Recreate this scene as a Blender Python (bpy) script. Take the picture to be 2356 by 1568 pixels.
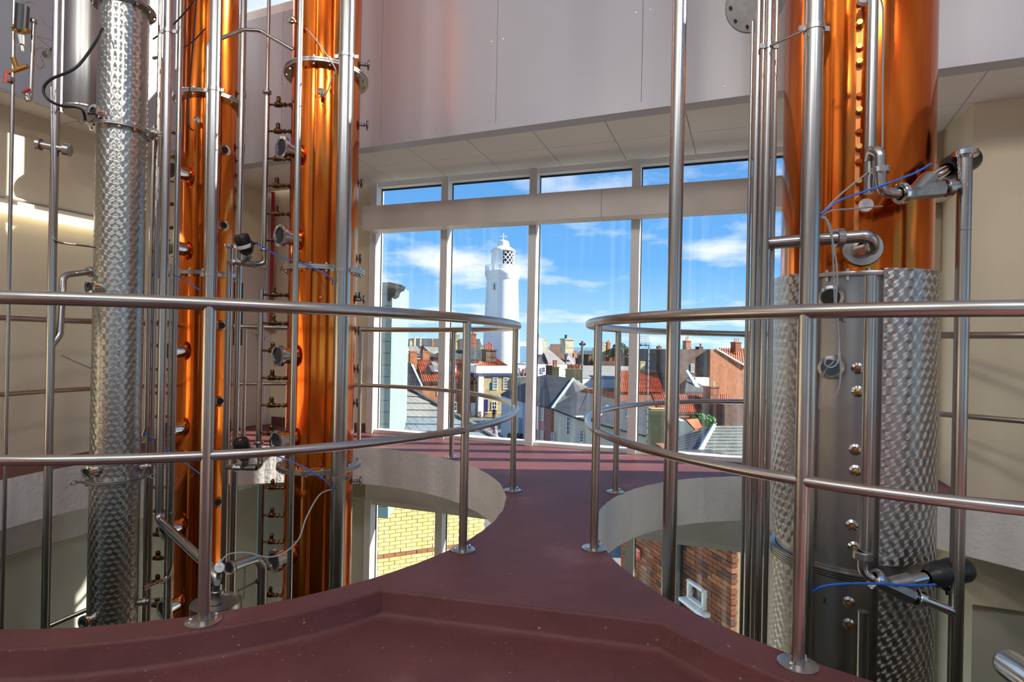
import bpy, bmesh, math, random
from math import sin, cos, pi, radians, atan2, hypot
from mathutils import Vector, Matrix
random.seed(11)
for _o in list(bpy.data.objects):
    bpy.data.objects.remove(_o)
SC = bpy.context.scene
COL = SC.collection

# ------------------------------------------------------------------ camera
F, CX, CY, ROLL, EYE = 1300.0, 1178.0, 794.0, 0.0195, 0.957
cam_d = bpy.data.cameras.new('camera'); cam = bpy.data.objects.new('camera', cam_d); COL.objects.link(cam)
cam_d.sensor_width = 36.0; cam_d.lens = 36.0 * F / 2356.0
cam_d.shift_y = 10.0 / 2356.0
cam_d.clip_end = 20000; cam_d.clip_start = 0.05
cr, sr = cos(ROLL), sin(ROLL)
cam.matrix_world = Matrix(((cr, -sr, 0, 0), (0, 0, -1, 0), (sr, cr, 0, EYE), (0, 0, 0, 1)))
SC.camera = cam

# ------------------------------------------------------------------ world, sun, exposure
SC.view_settings.view_transform = 'Standard'; SC.view_settings.look = 'None'
SC.view_settings.gamma = 1.0; SC.view_settings.use_curve_mapping = False
SC.view_settings.exposure = 0.25
SUN_EL, SUN_AZ, SUN_W, SKY_W, FILL_W = 31.0, 1.5, 12.0, 1.0, 70.0
w = bpy.data.worlds.new('sky'); SC.world = w; w.use_nodes = True
nt = w.node_tree; nt.nodes.clear()
def wn(t, **k):
    n = nt.nodes.new(t)
    for a, b in k.items(): setattr(n, a, b)
    return n
out = wn('ShaderNodeOutputWorld'); bg = wn('ShaderNodeBackground'); tc = wn('ShaderNodeTexCoord')
sep = wn('ShaderNodeSeparateXYZ'); nt.links.new(tc.outputs['Generated'], sep.inputs[0])
ramp = wn('ShaderNodeValToRGB'); nt.links.new(sep.outputs['Z'], ramp.inputs[0])
e = ramp.color_ramp.elements
e[0].position = 0.0; e[0].color = (0.46, 0.76, 0.96, 1)
e[1].position = 0.42; e[1].color = (0.08, 0.27, 0.66, 1)
m_ = e.new(0.14); m_.color = (0.16, 0.45, 0.88, 1)
# clouds: noise on the view vector flattened towards the horizon
zc = wn('ShaderNodeMath', operation='ADD'); zc.inputs[1].default_value = 0.16; nt.links.new(sep.outputs['Z'], zc.inputs[0])
dx = wn('ShaderNodeMath', operation='DIVIDE'); nt.links.new(sep.outputs['X'], dx.inputs[0]); nt.links.new(zc.outputs[0], dx.inputs[1])
dy = wn('ShaderNodeMath', operation='DIVIDE'); nt.links.new(sep.outputs['Y'], dy.inputs[0]); nt.links.new(zc.outputs[0], dy.inputs[1])
cb = wn('ShaderNodeCombineXYZ'); nt.links.new(dx.outputs[0], cb.inputs[0]); nt.links.new(dy.outputs[0], cb.inputs[1]); cb.inputs[2].default_value = 3.1
nz = wn('ShaderNodeTexNoise'); nz.inputs['Scale'].default_value = 1.35; nz.inputs['Detail'].default_value = 7; nz.inputs['Roughness'].default_value = 0.55
nt.links.new(cb.outputs[0], nz.inputs['Vector'])
cr2 = wn('ShaderNodeValToRGB'); cr2.color_ramp.elements[0].position = 0.52; cr2.color_ramp.elements[1].position = 0.70
nt.links.new(nz.outputs['Fac'], cr2.inputs[0])
mx = wn('ShaderNodeMixRGB'); mx.inputs[2].default_value = (0.95, 0.98, 1.0, 1)
nt.links.new(cr2.outputs[0], mx.inputs[0]); nt.links.new(ramp.outputs[0], mx.inputs[1])
nt.links.new(mx.outputs[0], bg.inputs['Color']); bg.inputs['Strength'].default_value = SKY_W
nt.links.new(bg.outputs[0], out.inputs['Surface'])
sd = bpy.data.lights.new('sun', 'SUN'); sd.energy = SUN_W; sd.angle = radians(0.6); sd.color = (1.0, 0.93, 0.80)
sun = bpy.data.objects.new('sun', sd); COL.objects.link(sun)
_s = Vector((cos(radians(SUN_EL)) * cos(radians(SUN_AZ)), cos(radians(SUN_EL)) * sin(radians(SUN_AZ)), sin(radians(SUN_EL))))
sun.rotation_euler = (-_s).to_track_quat('-Z', 'Y').to_euler(); sun.location = (30, 0, 30)

# ------------------------------------------------------------------ pixel -> place helpers (photo frame 2356 x 1568)
def ray(x, y):
    u = (x - CX) / F; v = -(y - CY) / F
    return Vector((u * cr - v * sr, 1.0, u * sr + v * cr))
def at(x, y, Y): return Vector((0, 0, EYE)) + ray(x, y) * Y
def on_z(x, y, z):
    r = ray(x, y); return Vector((0, 0, EYE)) + r * ((z - EYE) / r.z)
def on_v(x, y, A, B):           # on the vertical plane through plan points A, B
    r = ray(x, y); dx_, dy_ = B[0] - A[0], B[1] - A[1]
    t = (A[0] * dy_ - A[1] * dx_) / (r.x * dy_ - r.y * dx_)
    return Vector((0, 0, EYE)) + r * t

# ------------------------------------------------------------------ materials
MATS = {}
def mat(name, col=(.8, .8, .8), rough=.5, metal=0.0, nscale=None, namt=.25, col2=None, stretch=(1, 1, 1), bump=None, coat=0.0, aniso=0.0, spec=None, rvar=0.0, detail=5):
    m = bpy.data.materials.new(name); m.use_nodes = True; t = m.node_tree; b = t.nodes['Principled BSDF']
    b.inputs['Base Color'].default_value = (*col, 1); b.inputs['Roughness'].default_value = rough; b.inputs['Metallic'].default_value = metal
    if coat: b.inputs['Coat Weight'].default_value = coat; b.inputs['Coat Roughness'].default_value = .08
    if aniso: b.inputs['Anisotropic'].default_value = aniso
    if spec is not None: b.inputs['Specular IOR Level'].default_value = spec
    if nscale or bump:
        g = t.nodes.new('ShaderNodeNewGeometry'); mp = t.nodes.new('ShaderNodeMapping'); mp.inputs['Scale'].default_value = stretch
        t.links.new(g.outputs['Position'], mp.inputs['Vector'])
    if nscale:
        n = t.nodes.new('ShaderNodeTexNoise'); n.inputs['Scale'].default_value = nscale; n.inputs['Detail'].default_value = detail
        t.links.new(mp.outputs[0], n.inputs['Vector'])
        r = t.nodes.new('ShaderNodeValToRGB'); c2 = col2 or tuple(c * (1 - namt) for c in col)
        r.color_ramp.elements[0].position = .32; r.color_ramp.elements[0].color = (*c2, 1)
        r.color_ramp.elements[1].position = .68; r.color_ramp.elements[1].color = (*col, 1)
        t.links.new(n.outputs['Fac'], r.inputs[0]); t.links.new(r.outputs[0], b.inputs['Base Color'])
        if rvar:
            mr = t.nodes.new('ShaderNodeMapRange'); mr.inputs['To Min'].default_value = rough - rvar; mr.inputs['To Max'].default_value = rough + rvar
            t.links.new(n.outputs['Fac'], mr.inputs['Value']); t.links.new(mr.outputs[0], b.inputs['Roughness'])
    if bump:
        n2 = t.nodes.new('ShaderNodeTexNoise'); n2.inputs['Scale'].default_value = bump[0]; n2.inputs['Detail'].default_value = 4
        t.links.new(mp.outputs[0], n2.inputs['Vector'])
        bp = t.nodes.new('ShaderNodeBump'); bp.inputs['Strength'].default_value = bump[1]; bp.inputs['Distance'].default_value = .02
        t.links.new(n2.outputs['Fac'], bp.inputs['Height']); t.links.new(bp.outputs[0], b.inputs['Normal'])
    MATS[name] = m
    return m
def emit(name, col, s):
    m = mat(name, col, .6); b = m.node_tree.nodes['Principled BSDF']
    b.inputs['Emission Color'].default_value = (*col, 1); b.inputs['Emission Strength'].default_value = s
    return m
def glass_mat(name, tint=(.97, .99, 1.0), refl=.05, streak=0.0):
    m = bpy.data.materials.new(name); m.use_nodes = True; t = m.node_tree; t.nodes.clear()
    o = t.nodes.new('ShaderNodeOutputMaterial'); tr = t.nodes.new('ShaderNodeBsdfTransparent'); gl = t.nodes.new('ShaderNodeBsdfGlossy')
    tr.inputs[0].default_value = (*tint, 1); gl.inputs['Roughness'].default_value = .0
    lw = t.nodes.new('ShaderNodeLayerWeight'); lw.inputs[0].default_value = .5
    pw = t.nodes.new('ShaderNodeMath'); pw.operation = 'POWER'; pw.inputs[1].default_value = 5.0; t.links.new(lw.outputs['Facing'], pw.inputs[0])
    mr = t.nodes.new('ShaderNodeMapRange'); mr.inputs['To Min'].default_value = refl * .5; mr.inputs['To Max'].default_value = .4
    t.links.new(pw.outputs[0], mr.inputs['Value'])
    mix = t.nodes.new('ShaderNodeMixShader'); t.links.new(mr.outputs[0], mix.inputs[0]); t.links.new(tr.outputs[0], mix.inputs[1]); t.links.new(gl.outputs[0], mix.inputs[2])
    last = mix
    if streak:      # pale translucent streaks run down the pane
        g = t.nodes.new('ShaderNodeNewGeometry'); mp = t.nodes.new('ShaderNodeMapping'); mp.inputs['Scale'].default_value = (9, 9, .35)
        n = t.nodes.new('ShaderNodeTexNoise'); n.inputs['Scale'].default_value = 1.6; n.inputs['Detail'].default_value = 5
        rr = t.nodes.new('ShaderNodeMapRange'); rr.inputs['From Min'].default_value = .5; rr.inputs['From Max'].default_value = .8; rr.inputs['To Max'].default_value = streak
        df = t.nodes.new('ShaderNodeBsdfTranslucent'); df.inputs[0].default_value = (.85, .93, .95, 1)
        t.links.new(g.outputs['Position'], mp.inputs[0]); t.links.new(mp.outputs[0], n.inputs['Vector']); t.links.new(n.outputs['Fac'], rr.inputs[0])
        m2 = t.nodes.new('ShaderNodeMixShader'); t.links.new(rr.outputs[0], m2.inputs[0]); t.links.new(mix.outputs[0], m2.inputs[1]); t.links.new(df.outputs[0], m2.inputs[2]); last = m2
    t.links.new(last.outputs[0], o.inputs[0]); MATS[name] = m
    return m
def turned_mat(name, col, cell, rough=.3, an=1.0):
    """engine-turned steel: overlapping round brush marks, the brushing runs round each mark's centre (UV in metres)"""
    m = bpy.data.materials.new(name); m.use_nodes = True; t = m.node_tree; b = t.nodes['Principled BSDF']
    N = t.nodes.new; L = t.links.new
    b.inputs['Base Color'].default_value = (*col, 1); b.inputs['Metallic'].default_value = 1; b.inputs['Roughness'].default_value = rough; b.inputs['Anisotropic'].default_value = an
    uv = N('ShaderNodeUVMap'); uv.uv_map = 'UVMap'; s = N('ShaderNodeSeparateXYZ'); L(uv.outputs[0], s.inputs[0])
    def mth(op, a, bb=None):
        n = N('ShaderNodeMath'); n.operation = op
        for i, q in enumerate((a, bb)):
            if q is None: continue
            if isinstance(q, (int, float)): n.inputs[i].default_value = q
            else: L(q, n.inputs[i])
        return n.outputs[0]
    u = mth('DIVIDE', s.outputs[0], cell); v = mth('DIVIDE', s.outputs[1], cell * .86)
    row = mth('FLOOR', v); half = mth('MULTIPLY', mth('MODULO', row, 2.0), .5)
    fu = mth('SUBTRACT', mth('FRACT', mth('ADD', u, half)), .5); fv = mth('SUBTRACT', mth('FRACT', v), .5)
    g = N('ShaderNodeNewGeometry'); cz = N('ShaderNodeVectorMath'); cz.operation = 'CROSS_PRODUCT'; cz.inputs[0].default_value = (0, 0, 1); L(g.outputs['True Normal'], cz.inputs[1])
    sc = N('ShaderNodeVectorMath'); sc.operation = 'SCALE'; L(cz.outputs[0], sc.inputs[0]); L(mth('MULTIPLY', fv, -1.0), sc.inputs['Scale'])
    cv = N('ShaderNodeCombineXYZ'); L(fu, cv.inputs[2])
    ad = N('ShaderNodeVectorMath'); ad.operation = 'ADD'; L(sc.outputs[0], ad.inputs[0]); L(cv.outputs[0], ad.inputs[1])
    nm = N('ShaderNodeVectorMath'); nm.operation = 'NORMALIZE'; L(ad.outputs[0], nm.inputs[0]); L(nm.outputs[0], b.inputs['Tangent'])
    # each mark sits a hair proud on one side, where the next mark overlaps it
    bp = N('ShaderNodeBump'); bp.inputs['Strength'].default_value = .035; bp.inputs['Distance'].default_value = .004
    L(mth('MULTIPLY', mth('SUBTRACT', fu, fv), .6), bp.inputs['Height']); L(bp.outputs[0], b.inputs['Normal'])
    MATS[name] = m
    return m

mat('red_paint', (.24, .072, .072), .58, bump=(45, .12), spec=.35)
def worn_paint(m):      # dusty, scuffed patches in the painted floor
    t = m.node_tree; b = t.nodes['Principled BSDF']; N = t.nodes.new; L = t.links.new; g = N('ShaderNodeNewGeometry')
    n1 = N('ShaderNodeTexNoise'); n1.inputs['Scale'].default_value = 1.1; n1.inputs['Detail'].default_value = 8; n1.inputs['Roughness'].default_value = .65; L(g.outputs['Position'], n1.inputs['Vector'])
    r1 = N('ShaderNodeValToRGB'); el = r1.color_ramp.elements; el[0].position = .30; el[0].color = (.092, .029, .030, 1); el[1].position = .80; el[1].color = (.32, .165, .155, 1); q = el.new(.55); q.color = (.155, .050, .050, 1); L(n1.outputs['Fac'], r1.inputs[0])
    n2 = N('ShaderNodeTexNoise'); n2.inputs['Scale'].default_value = 55; n2.inputs['Detail'].default_value = 2; L(g.outputs['Position'], n2.inputs['Vector'])
    r2 = N('ShaderNodeValToRGB'); r2.color_ramp.elements[0].position = .70; r2.color_ramp.elements[1].position = .80; L(n2.outputs['Fac'], r2.inputs[0])
    mx = N('ShaderNodeMixRGB'); mx.inputs[2].default_value = (.42, .27, .24, 1); L(r2.outputs[0], mx.inputs[0]); L(r1.outputs[0], mx.inputs[1]); L(mx.outputs[0], b.inputs['Base Color'])
worn_paint(MATS['red_paint'])
mat('white_concrete', (.80, .78, .75), .8, nscale=3, namt=.14, bump=(30, .35))
mat('cream_wall', (.74, .65, .47), .7, nscale=1.3, namt=.10, bump=(60, .05))
mat('olive_wall', (.52, .52, .43), .8, nscale=1.5, namt=.1)
mat('white_panel', (.47, .48, .53), .33, nscale=.8, namt=.05)
mat('white_frame', (.72, .71, .69), .35)
mat('beam_cover', (.60, .55, .50), .5, nscale=1, namt=.06)
mat('tile_white', (.76, .74, .69), .75, nscale=2, namt=.05)
mat('tile_grid', (.55, .52, .47), .6)
mat('black_rubber', (.012, .012, .014), .5)
mat('roof_white', (.75, .75, .74), .7)
mat('steel', (.46, .43, .40), .25, 1.0, nscale=4, namt=.10, stretch=(30, 30, .6), rvar=.05)
mat('steel_rail', (.50, .46, .42), .30, 1.0, nscale=9, namt=.10, rvar=.05)
mat('steel_plain', (.46, .43, .41), .33, 1.0, nscale=3, namt=.15, rvar=.06)
mat('steel_cast', (.36, .34, .32), .42, 1.0, nscale=30, namt=.2)
mat('chrome', (.72, .71, .70), .13, 1.0)
mat('copper', (.88, .235, .034), .13, 1.0, nscale=3.0, col2=(.58, .095, .013), stretch=(3, 3, .5), rvar=.05, aniso=.3)
mat('copper_dark', (.55, .20, .07), .35, 1.0)
mat('brass_old', (.16, .085, .035), .42, 1.0, nscale=30, namt=.4)
mat('brass', (.62, .36, .10), .3, 1.0)
mat('rusty', (.38, .17, .05), .5, .7, nscale=40, namt=.4)
mat('black_plastic', (.015, .015, .017), .38)
mat('white_plastic', (.78, .78, .77), .4)
mat('red_plastic', (.55, .02, .03), .35)
mat('red_pipe', (.42, .015, .02), .4)
mat('blue_hose', (.015, .13, .62), .35)
mat('grey_cable', (.36, .36, .37), .45)
mat('black_cable', (.012, .012, .012), .45)
mat('dark_lens', (.02, .022, .025), .08)
mat('ink', (.02, .02, .03), .6)
emit('tube_light', (1.0, .90, .66), 2.2)
glass_mat('window_glass', streak=.05)
glass_mat('clear_glass')
turned_mat('turned_steel', (.55, .52, .48), .050, .36, 1.0)
turned_mat('turned_steel_small', (.46, .44, .40), .040, .30, .95)

# ------------------------------------------------------------------ object helpers
WM = {}
def props(o, label=None, cat=None, group=None, kind=None):
    if label: o['label'] = label
    if cat: o['category'] = cat
    if group: o['group'] = group
    if kind: o['kind'] = kind
    return o
def thing(name, label, cat, loc, group=None):
    o = bpy.data.objects.new(name, None); COL.objects.link(o); o.location = loc; o.empty_display_size = .1
    WM[o] = Matrix.Translation(Vector(loc)); return props(o, label, cat, group)
def struct_root(name, loc=(0, 0, 0)):
    o = bpy.data.objects.new(name, None); COL.objects.link(o); o.location = loc; WM[o] = Matrix.Translation(Vector(loc)); o['kind'] = 'structure'; return o
class MB:
    def __init__(s): s.v = []; s.f = []; s.mi = []; s.uv = {}; s.cur = 0
    def add(s, vs, fs):
        b = len(s.v); s.v += [Vector(q) for q in vs]; s.f += [tuple(i + b for i in f) for f in fs]; s.mi += [s.cur] * len(fs); return b
    def box(s, c, d, rz=0.0, M=None):
        x, y, z = d[0] / 2, d[1] / 2, d[2] / 2
        vs = [Vector(q) for q in ((-x, -y, -z), (x, -y, -z), (x, y, -z), (-x, y, -z), (-x, -y, z), (x, -y, z), (x, y, z), (-x, y, z))]
        R = M if M is not None else Matrix.Rotation(rz, 3, 'Z')
        s.add([R @ q + Vector(c) for q in vs], [(0, 3, 2, 1), (4, 5, 6, 7), (0, 1, 5, 4), (1, 2, 6, 5), (2, 3, 7, 6), (3, 0, 4, 7)]); return s
    def prism(s, pts, off):      # polygon pts extruded by vector off
        n = len(pts); off = Vector(off); a = [Vector(p) for p in pts]
        s.add(a + [p + off for p in a], [tuple(range(n))[::-1], tuple(range(n, 2 * n))] + [(i, (i + 1) % n, n + (i + 1) % n, n + i) for i in range(n)]); return s
    def hexa(s, b4, t4):
        s.add(list(b4) + list(t4), [(0, 3, 2, 1), (4, 5, 6, 7), (0, 1, 5, 4), (1, 2, 6, 5), (2, 3, 7, 6), (3, 0, 4, 7)]); return s
    def lathe(s, prof, o=(0, 0, 0), ax=(0, 0, 1), n=24, uvr=None, a0=0.0, a1=2 * pi):
        ax = Vector(ax).normalized(); q = Matrix.Identity(3) if ax.z > .9999 else ax.to_track_quat('Z', 'Y').to_matrix(); o = Vector(o)
        full = abs(a1 - a0 - 2 * pi) < 1e-6; m = n if full else n + 1
        vs = []
        for r, z in prof:
            for i in range(m):
                a = a0 + (a1 - a0) * i / n; vs.append(o + q @ Vector((r * cos(a), r * sin(a), z)))
        fs = []; uvs = []
        for k in range(len(prof) - 1):
            for i in range(n):
                j = (i + 1) % m if full else i + 1
                fs.append((k * m + i, k * m + j, (k + 1) * m + j, (k + 1) * m + i))
                if uvr:
                    A, Bq = a0 + (a1 - a0) * i / n, a0 + (a1 - a0) * (i + 1) / n
                    uvs.append(((A * uvr, prof[k][1]), (Bq * uvr, prof[k][1]), (Bq * uvr, prof[k + 1][1]), (A * uvr, prof[k + 1][1])))
        fb = len(s.f); s.add(vs, fs)
        for i, q4 in enumerate(uvs): s.uv[fb + i] = q4
        return s
    def cyl(s, p0, p1, r, n=16, r1=None, caps=True):
        p0, p1 = Vector(p0), Vector(p1); L = (p1 - p0).length; r1 = r if r1 is None else r1
        prof = [(r, 0), (r1, L)]
        if caps: prof = [(1e-4, 0)] + prof + [(1e-4, L)]
        return s.lathe(prof, p0, p1 - p0, n)
    def tube(s, path, r, n=12, caps=True, closed=False):
        P = [Vector(p) for p in path]; m = len(P)
        T = []
        for i in range(m):
            if closed: a, b = P[i - 1], P[(i + 1) % m]
            else: a, b = P[max(i - 1, 0)], P[min(i + 1, m - 1)]
            T.append((b - a).normalized())
        nrm = T[0].orthogonal().normalized()
        if abs(T[0].z) < .9: nrm = (Vector((0, 0, 1)) - T[0] * T[0].z).normalized()
        rings = []
        for i in range(m):
            nrm = (nrm - T[i] * nrm.dot(T[i])).normalized(); bi = T[i].cross(nrm)
            rr = r[i] if isinstance(r, (list, tuple)) else r
            rings.append([P[i] + (nrm * cos(2 * pi * k / n) + bi * sin(2 * pi * k / n)) * rr for k in range(n)])
        vs = [p for q in rings for p in q]; fs = []
        for i in range(m if closed else m - 1):
            i2 = (i + 1) % m
            for k in range(n): fs.append((i * n + k, i * n + (k + 1) % n, i2 * n + (k + 1) % n, i2 * n + k))
        if caps and not closed:
            fs.append(tuple(range(n))[::-1]); fs.append(tuple((m - 1) * n + k for k in range(n)))
        s.add(vs, fs); return s
    def sphere(s, c, r, n=12, sc=(1, 1, 1)):
        vs = []; h = n // 2; c = Vector(c)
        for i in range(h + 1):
            t = pi * i / h
            for k in range(n):
                vs.append(c + Vector((r * sc[0] * sin(t) * cos(2 * pi * k / n), r * sc[1] * sin(t) * sin(2 * pi * k / n), r * sc[2] * cos(t))))
        s.add(vs, [(i * n + k, (i + 1) * n + k, (i + 1) * n + (k + 1) % n, i * n + (k + 1) % n) for i in range(h) for k in range(n)]); return s
    def mesh(s, name, smooth=True, inv=None):
        me = bpy.data.meshes.new(name); vs = [inv @ v for v in s.v] if inv is not None else s.v
        me.from_pydata([tuple(v) for v in vs], [], s.f)
        if s.uv:
            L = me.uv_layers.new(name='UVMap').data
            for p in me.polygons:
                q = s.uv.get(p.index)
                if q:
                    for k, li in enumerate(p.loop_indices): L[li].uv = q[k]
        for p, i in zip(me.polygons, s.mi): p.material_index = i
        if smooth:
            me.polygons.foreach_set('use_smooth', [True] * len(me.polygons)); me.set_sharp_from_angle(angle=radians(38))
        me.update(); return me
    def build(s, name, mt, parent=None, smooth=True, label=None, cat=None, group=None, kind=None):
        if parent is None:
            xs = [v.x for v in s.v]; ys = [v.y for v in s.v]; loc = Vector(((min(xs) + max(xs)) / 2, (min(ys) + max(ys)) / 2, min(v.z for v in s.v)))
            W = Matrix.Translation(loc)
        else: W = WM[parent]
        me = s.mesh(name, smooth, W.inverted())
        for q in (mt if isinstance(mt, (list, tuple)) else [mt]): me.materials.append(MATS[q])
        o = bpy.data.objects.new(name, me); COL.objects.link(o)
        if parent is None: o.matrix_world = W
        else: o.parent = parent
        WM[o] = W.copy()
        return props(o, label, cat, group, kind)
def inst(name, me, mt, parent, W, label=None):
    if not me.materials: me.materials.append(MATS[mt])
    o = bpy.data.objects.new(name, me); COL.objects.link(o); o.parent = parent; o.matrix_local = WM[parent].inverted() @ W; WM[o] = W.copy()
    return props(o, label)
def frame(o, ax, up=(0, 0, 1)):     # matrix: local +Z along ax
    ax = Vector(ax).normalized(); M = ax.to_track_quat('Z', 'Y').to_matrix().to_4x4(); M.translation = Vector(o); return M
def frame_x(o, ax):                 # local +X along ax (level), +Z up
    ax = Vector(ax).normalized(); y = Vector((0, 0, 1)).cross(ax).normalized(); z = ax.cross(y)
    M = Matrix((ax, y, z)).transposed().to_4x4(); M.translation = Vector(o); return M
def fillet(pts, r, n=6):
    P = [Vector(p) for p in pts]; out_ = [P[0]]
    for i in range(1, len(P) - 1):
        a, b, c = P[i - 1], P[i], P[i + 1]; d0 = (a - b); d1 = (c - b); ang = d0.angle(d1)
        if ang > pi - .02: out_.append(b); continue
        t = min(r / math.tan(ang / 2), d0.length * .49, d1.length * .49); p0 = b + d0.normalized() * t; p1 = b + d1.normalized() * t
        for k in range(n + 1):
            q = k / n; out_.append((p0 * (1 - q) ** 2 + b * 2 * q * (1 - q) + p1 * q * q))
    out_.append(P[-1]); return out_
def smooth_path(pts, n=6):          # Catmull-Rom through points
    P = [Vector(p) for p in pts]; P = [P[0] * 2 - P[1]] + P + [P[-1] * 2 - P[-2]]; o = []
    for i in range(1, len(P) - 2):
        for k in range(n):
            t = k / n; a, b, c, d = P[i - 1:i + 3]
            o.append(.5 * ((2 * b) + (c - a) * t + (2 * a - 5 * b + 4 * c - d) * t * t + (3 * b - a - 3 * c + d) * t ** 3))
    o.append(P[-2]); return o
def px_r(wpx, x, Y):                # radius of an upright round bar seen wpx wide
    u = (x - CX) / F; return .5 * wpx * Y / F / math.sqrt(1 + u * u)
# ================================================================== the setting
LC, LR = Vector((-1.70, 3.52)), 1.68      # the two round openings in the deck
RC, RR = Vector((1.90, 2.835)), 1.45
LK, RK = LR + .118, RR + .155             # outer edge of the kerbs
KA, KB = Vector((-.484, 2.197)), Vector((.541, 1.98))
WL, WR = Vector((-1.60, 6.072)), Vector((3.45, 4.29))   # window wall line in plan
WD = (WR - WL).normalized(); WN = Vector((-WD.y, WD.x))  # along, outward
def wall_pt(x, y, off=0.0):               # pixel on the window wall plane, off metres inside it
    A = WL - WN * off; B = WR - WN * off; return on_v(x, y, A, B)
CORNER = Vector((-2.82, 6.45)); 
LWD = Vector((.41, 1.0)).normalized()     # left wall direction
LW0 = CORNER - LWD * 9.6
ZC, ZB, ZR, ZF = 2.647, 4.02, 6.5, -3.3   # soffit, bulkhead top, roof, lower floor
FLOORZ = -.10

def arc(c, r, a0, a1, n): return [Vector((c.x + r * cos(a0 + (a1 - a0) * i / n), c.y + r * sin(a0 + (a1 - a0) * i / n))) for i in range(n + 1)]
def fill_poly(loops, z):
    bm = bmesh.new()
    for lp in loops:
        vs = [bm.verts.new((p.x, p.y, z)) for p in lp]
        for i in range(len(vs)): bm.edges.new((vs[i], vs[(i + 1) % len(vs)]))
    bmesh.ops.triangle_fill(bm, edges=bm.edges[:], use_beauty=True)
    bm.normal_update()
    for f in bm.faces:
        if f.normal.z < 0: f.normal_flip()
    bm.verts.index_update()
    r = ([v.co.copy() for v in bm.verts], [tuple(v.index for v in f.verts) for f in bm.faces]); bm.free(); return r
def ring_pts(c, r, n, jit):
    return [Vector((c.x + (r + random.uniform(-jit, jit)) * cos(2 * pi * i / n), c.y + (r + random.uniform(-jit, jit)) * sin(2 * pi * i / n))) for i in range(n)]
aA = atan2(KA.y - LC.y, KA.x - LC.x); aB = atan2(KB.y - RC.y, KB.x - RC.x)
front = arc(LC, LK, -pi + .25, aA, 60) + arc(RC, RK, aB + 2 * pi if aB < 0 else aB, 2 * pi - .55, 50)
# deck outline: front kerb line from the left wall to the right, then round by the far walls
outer = [LW0 + LWD * 5.3] + front + [Vector((4.6, 2.2)), Vector((4.6, 3.99)), WL - WD * 1.32 + WN * .02]
outer[-2] = WR + WD * 1.2
hl, hr = ring_pts(LC, LR, 220, .0035), ring_pts(RC, RR, 200, .0035)
for i in range(len(hr)):         # the right opening is cut off straight beside the pier
    d = i / len(hr) * 360
    if 8 < d < 64: hr[i] = RC + (hr[i] - RC) * (1 - .105 * math.sin(pi * (d - 8) / 56) ** .7)
mb = MB(); vs, fs = fill_poly([outer, hl, hr], 0.0); mb.add(vs, fs)
mb.cur = 0
pr = [(0, 0), (.003, -.003), (.005, -.012), (.006, -.082), (.010, -.092), (.020, FLOORZ + .001), (.05, FLOORZ)]   # kerb riser with a small cove at its foot
vs = []; nf = len(front)
for i, p in enumerate(front):
    a = front[max(i - 1, 0)]; b = front[min(i + 1, nf - 1)]; t = (b - a).normalized(); nn = Vector((t.y, -t.x)); jt = random.uniform(-.002, .002)
    vs += [(*(p + nn * (o_ + (jt if k < 3 else 0))), z_) for k, (o_, z_) in enumerate(pr)]
K_ = len(pr); mb.add(vs, [(i * K_ + k, i * K_ + k + 1, (i + 1) * K_ + k + 1, (i + 1) * K_ + k) for i in range(nf - 1) for k in range(K_ - 1)])
mb.cur = 1
for lp in (hl, hr):
    n = len(lp)
    for i in range(n):
        a, b = lp[i], lp[(i + 1) % n]
        mb.add([(*a, 0), (*b, 0), (*b, -.335), (*a, -.335)], [(0, 1, 2, 3)])
v2, f2 = fill_poly([outer, hl, hr], -.335); mb.add(v2, [f[::-1] for f in f2])
floor = mb.build('floor', ['red_paint', 'white_concrete'], smooth=True, kind='structure', label='dark red painted deck with two round openings and a kerb')
# lower standing floor in front of the kerbs
fr2 = []
for i, p in enumerate(front):
    a = front[max(i - 1, 0)]; b = front[min(i + 1, len(front) - 1)]; t = (b - a).normalized(); fr2.append(p + Vector((t.y, -t.x)) * .045)
low = [LW0 + LWD * 5.2] + fr2 + [Vector((4.6, 2.1)), Vector((4.6, -3.2)), Vector((-6.4, -3.2))]
mb = MB(); vs, fs = fill_poly([low], FLOORZ); mb.add(vs, fs); v2, f2 = fill_poly([low], FLOORZ - .23); mb.add(v2, [f[::-1] for f in f2])
mb.build('floor', 'red_paint', smooth=False, kind='structure', label='lower dark red standing area in front of the kerb')

# ---- window wall: mullions read off the photograph, glass panes between
rootW = struct_root('wall_far', (*((WL + WR) / 2), 0))
def along(P): return (Vector((P.x, P.y)) - WL).dot(WD)
def wbox(mb, t0, t1, z0, z1, d0, d1):     # box on the window line: along t0..t1, depth d0..d1 outward
    c = WL + WD * ((t0 + t1) / 2) + WN * ((d0 + d1) / 2); mb.box((c.x, c.y, (z0 + z1) / 2), (t1 - t0, d1 - d0, z1 - z0), atan2(WD.y, WD.x)); return mb
tm = [along(wall_pt(x, 900)) for x in (856, 1019, 1221, 1456)]
tm.append(along(wall_pt(1742, 900))); tm.append(along(wall_pt(2120, 900)))
ZH = 2.60
mb = MB(); wbox(mb, -1.45, tm[0] - .06, -.72, ZC + .3, .0, .25); mb.build('plaster', 'cream_wall', rootW, False)
mb = MB(); wbox(mb, tm[5] + .06, 6.2, -.72, ZC + .3, .0, .06); mb.build('plaster', 'cream_wall', rootW, False)
mb = MB(); wbox(mb, -1.45, 6.2, -.715, -.02, .0, .25); mb.build('spandrel', 'white_concrete', rootW, False)
mb = MB(); wbox(mb, tm[0] - .06, tm[5] + .06, ZH + .05, ZC + .3, .0, .25); mb.build('lintel', 'white_frame', rootW, False)
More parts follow.
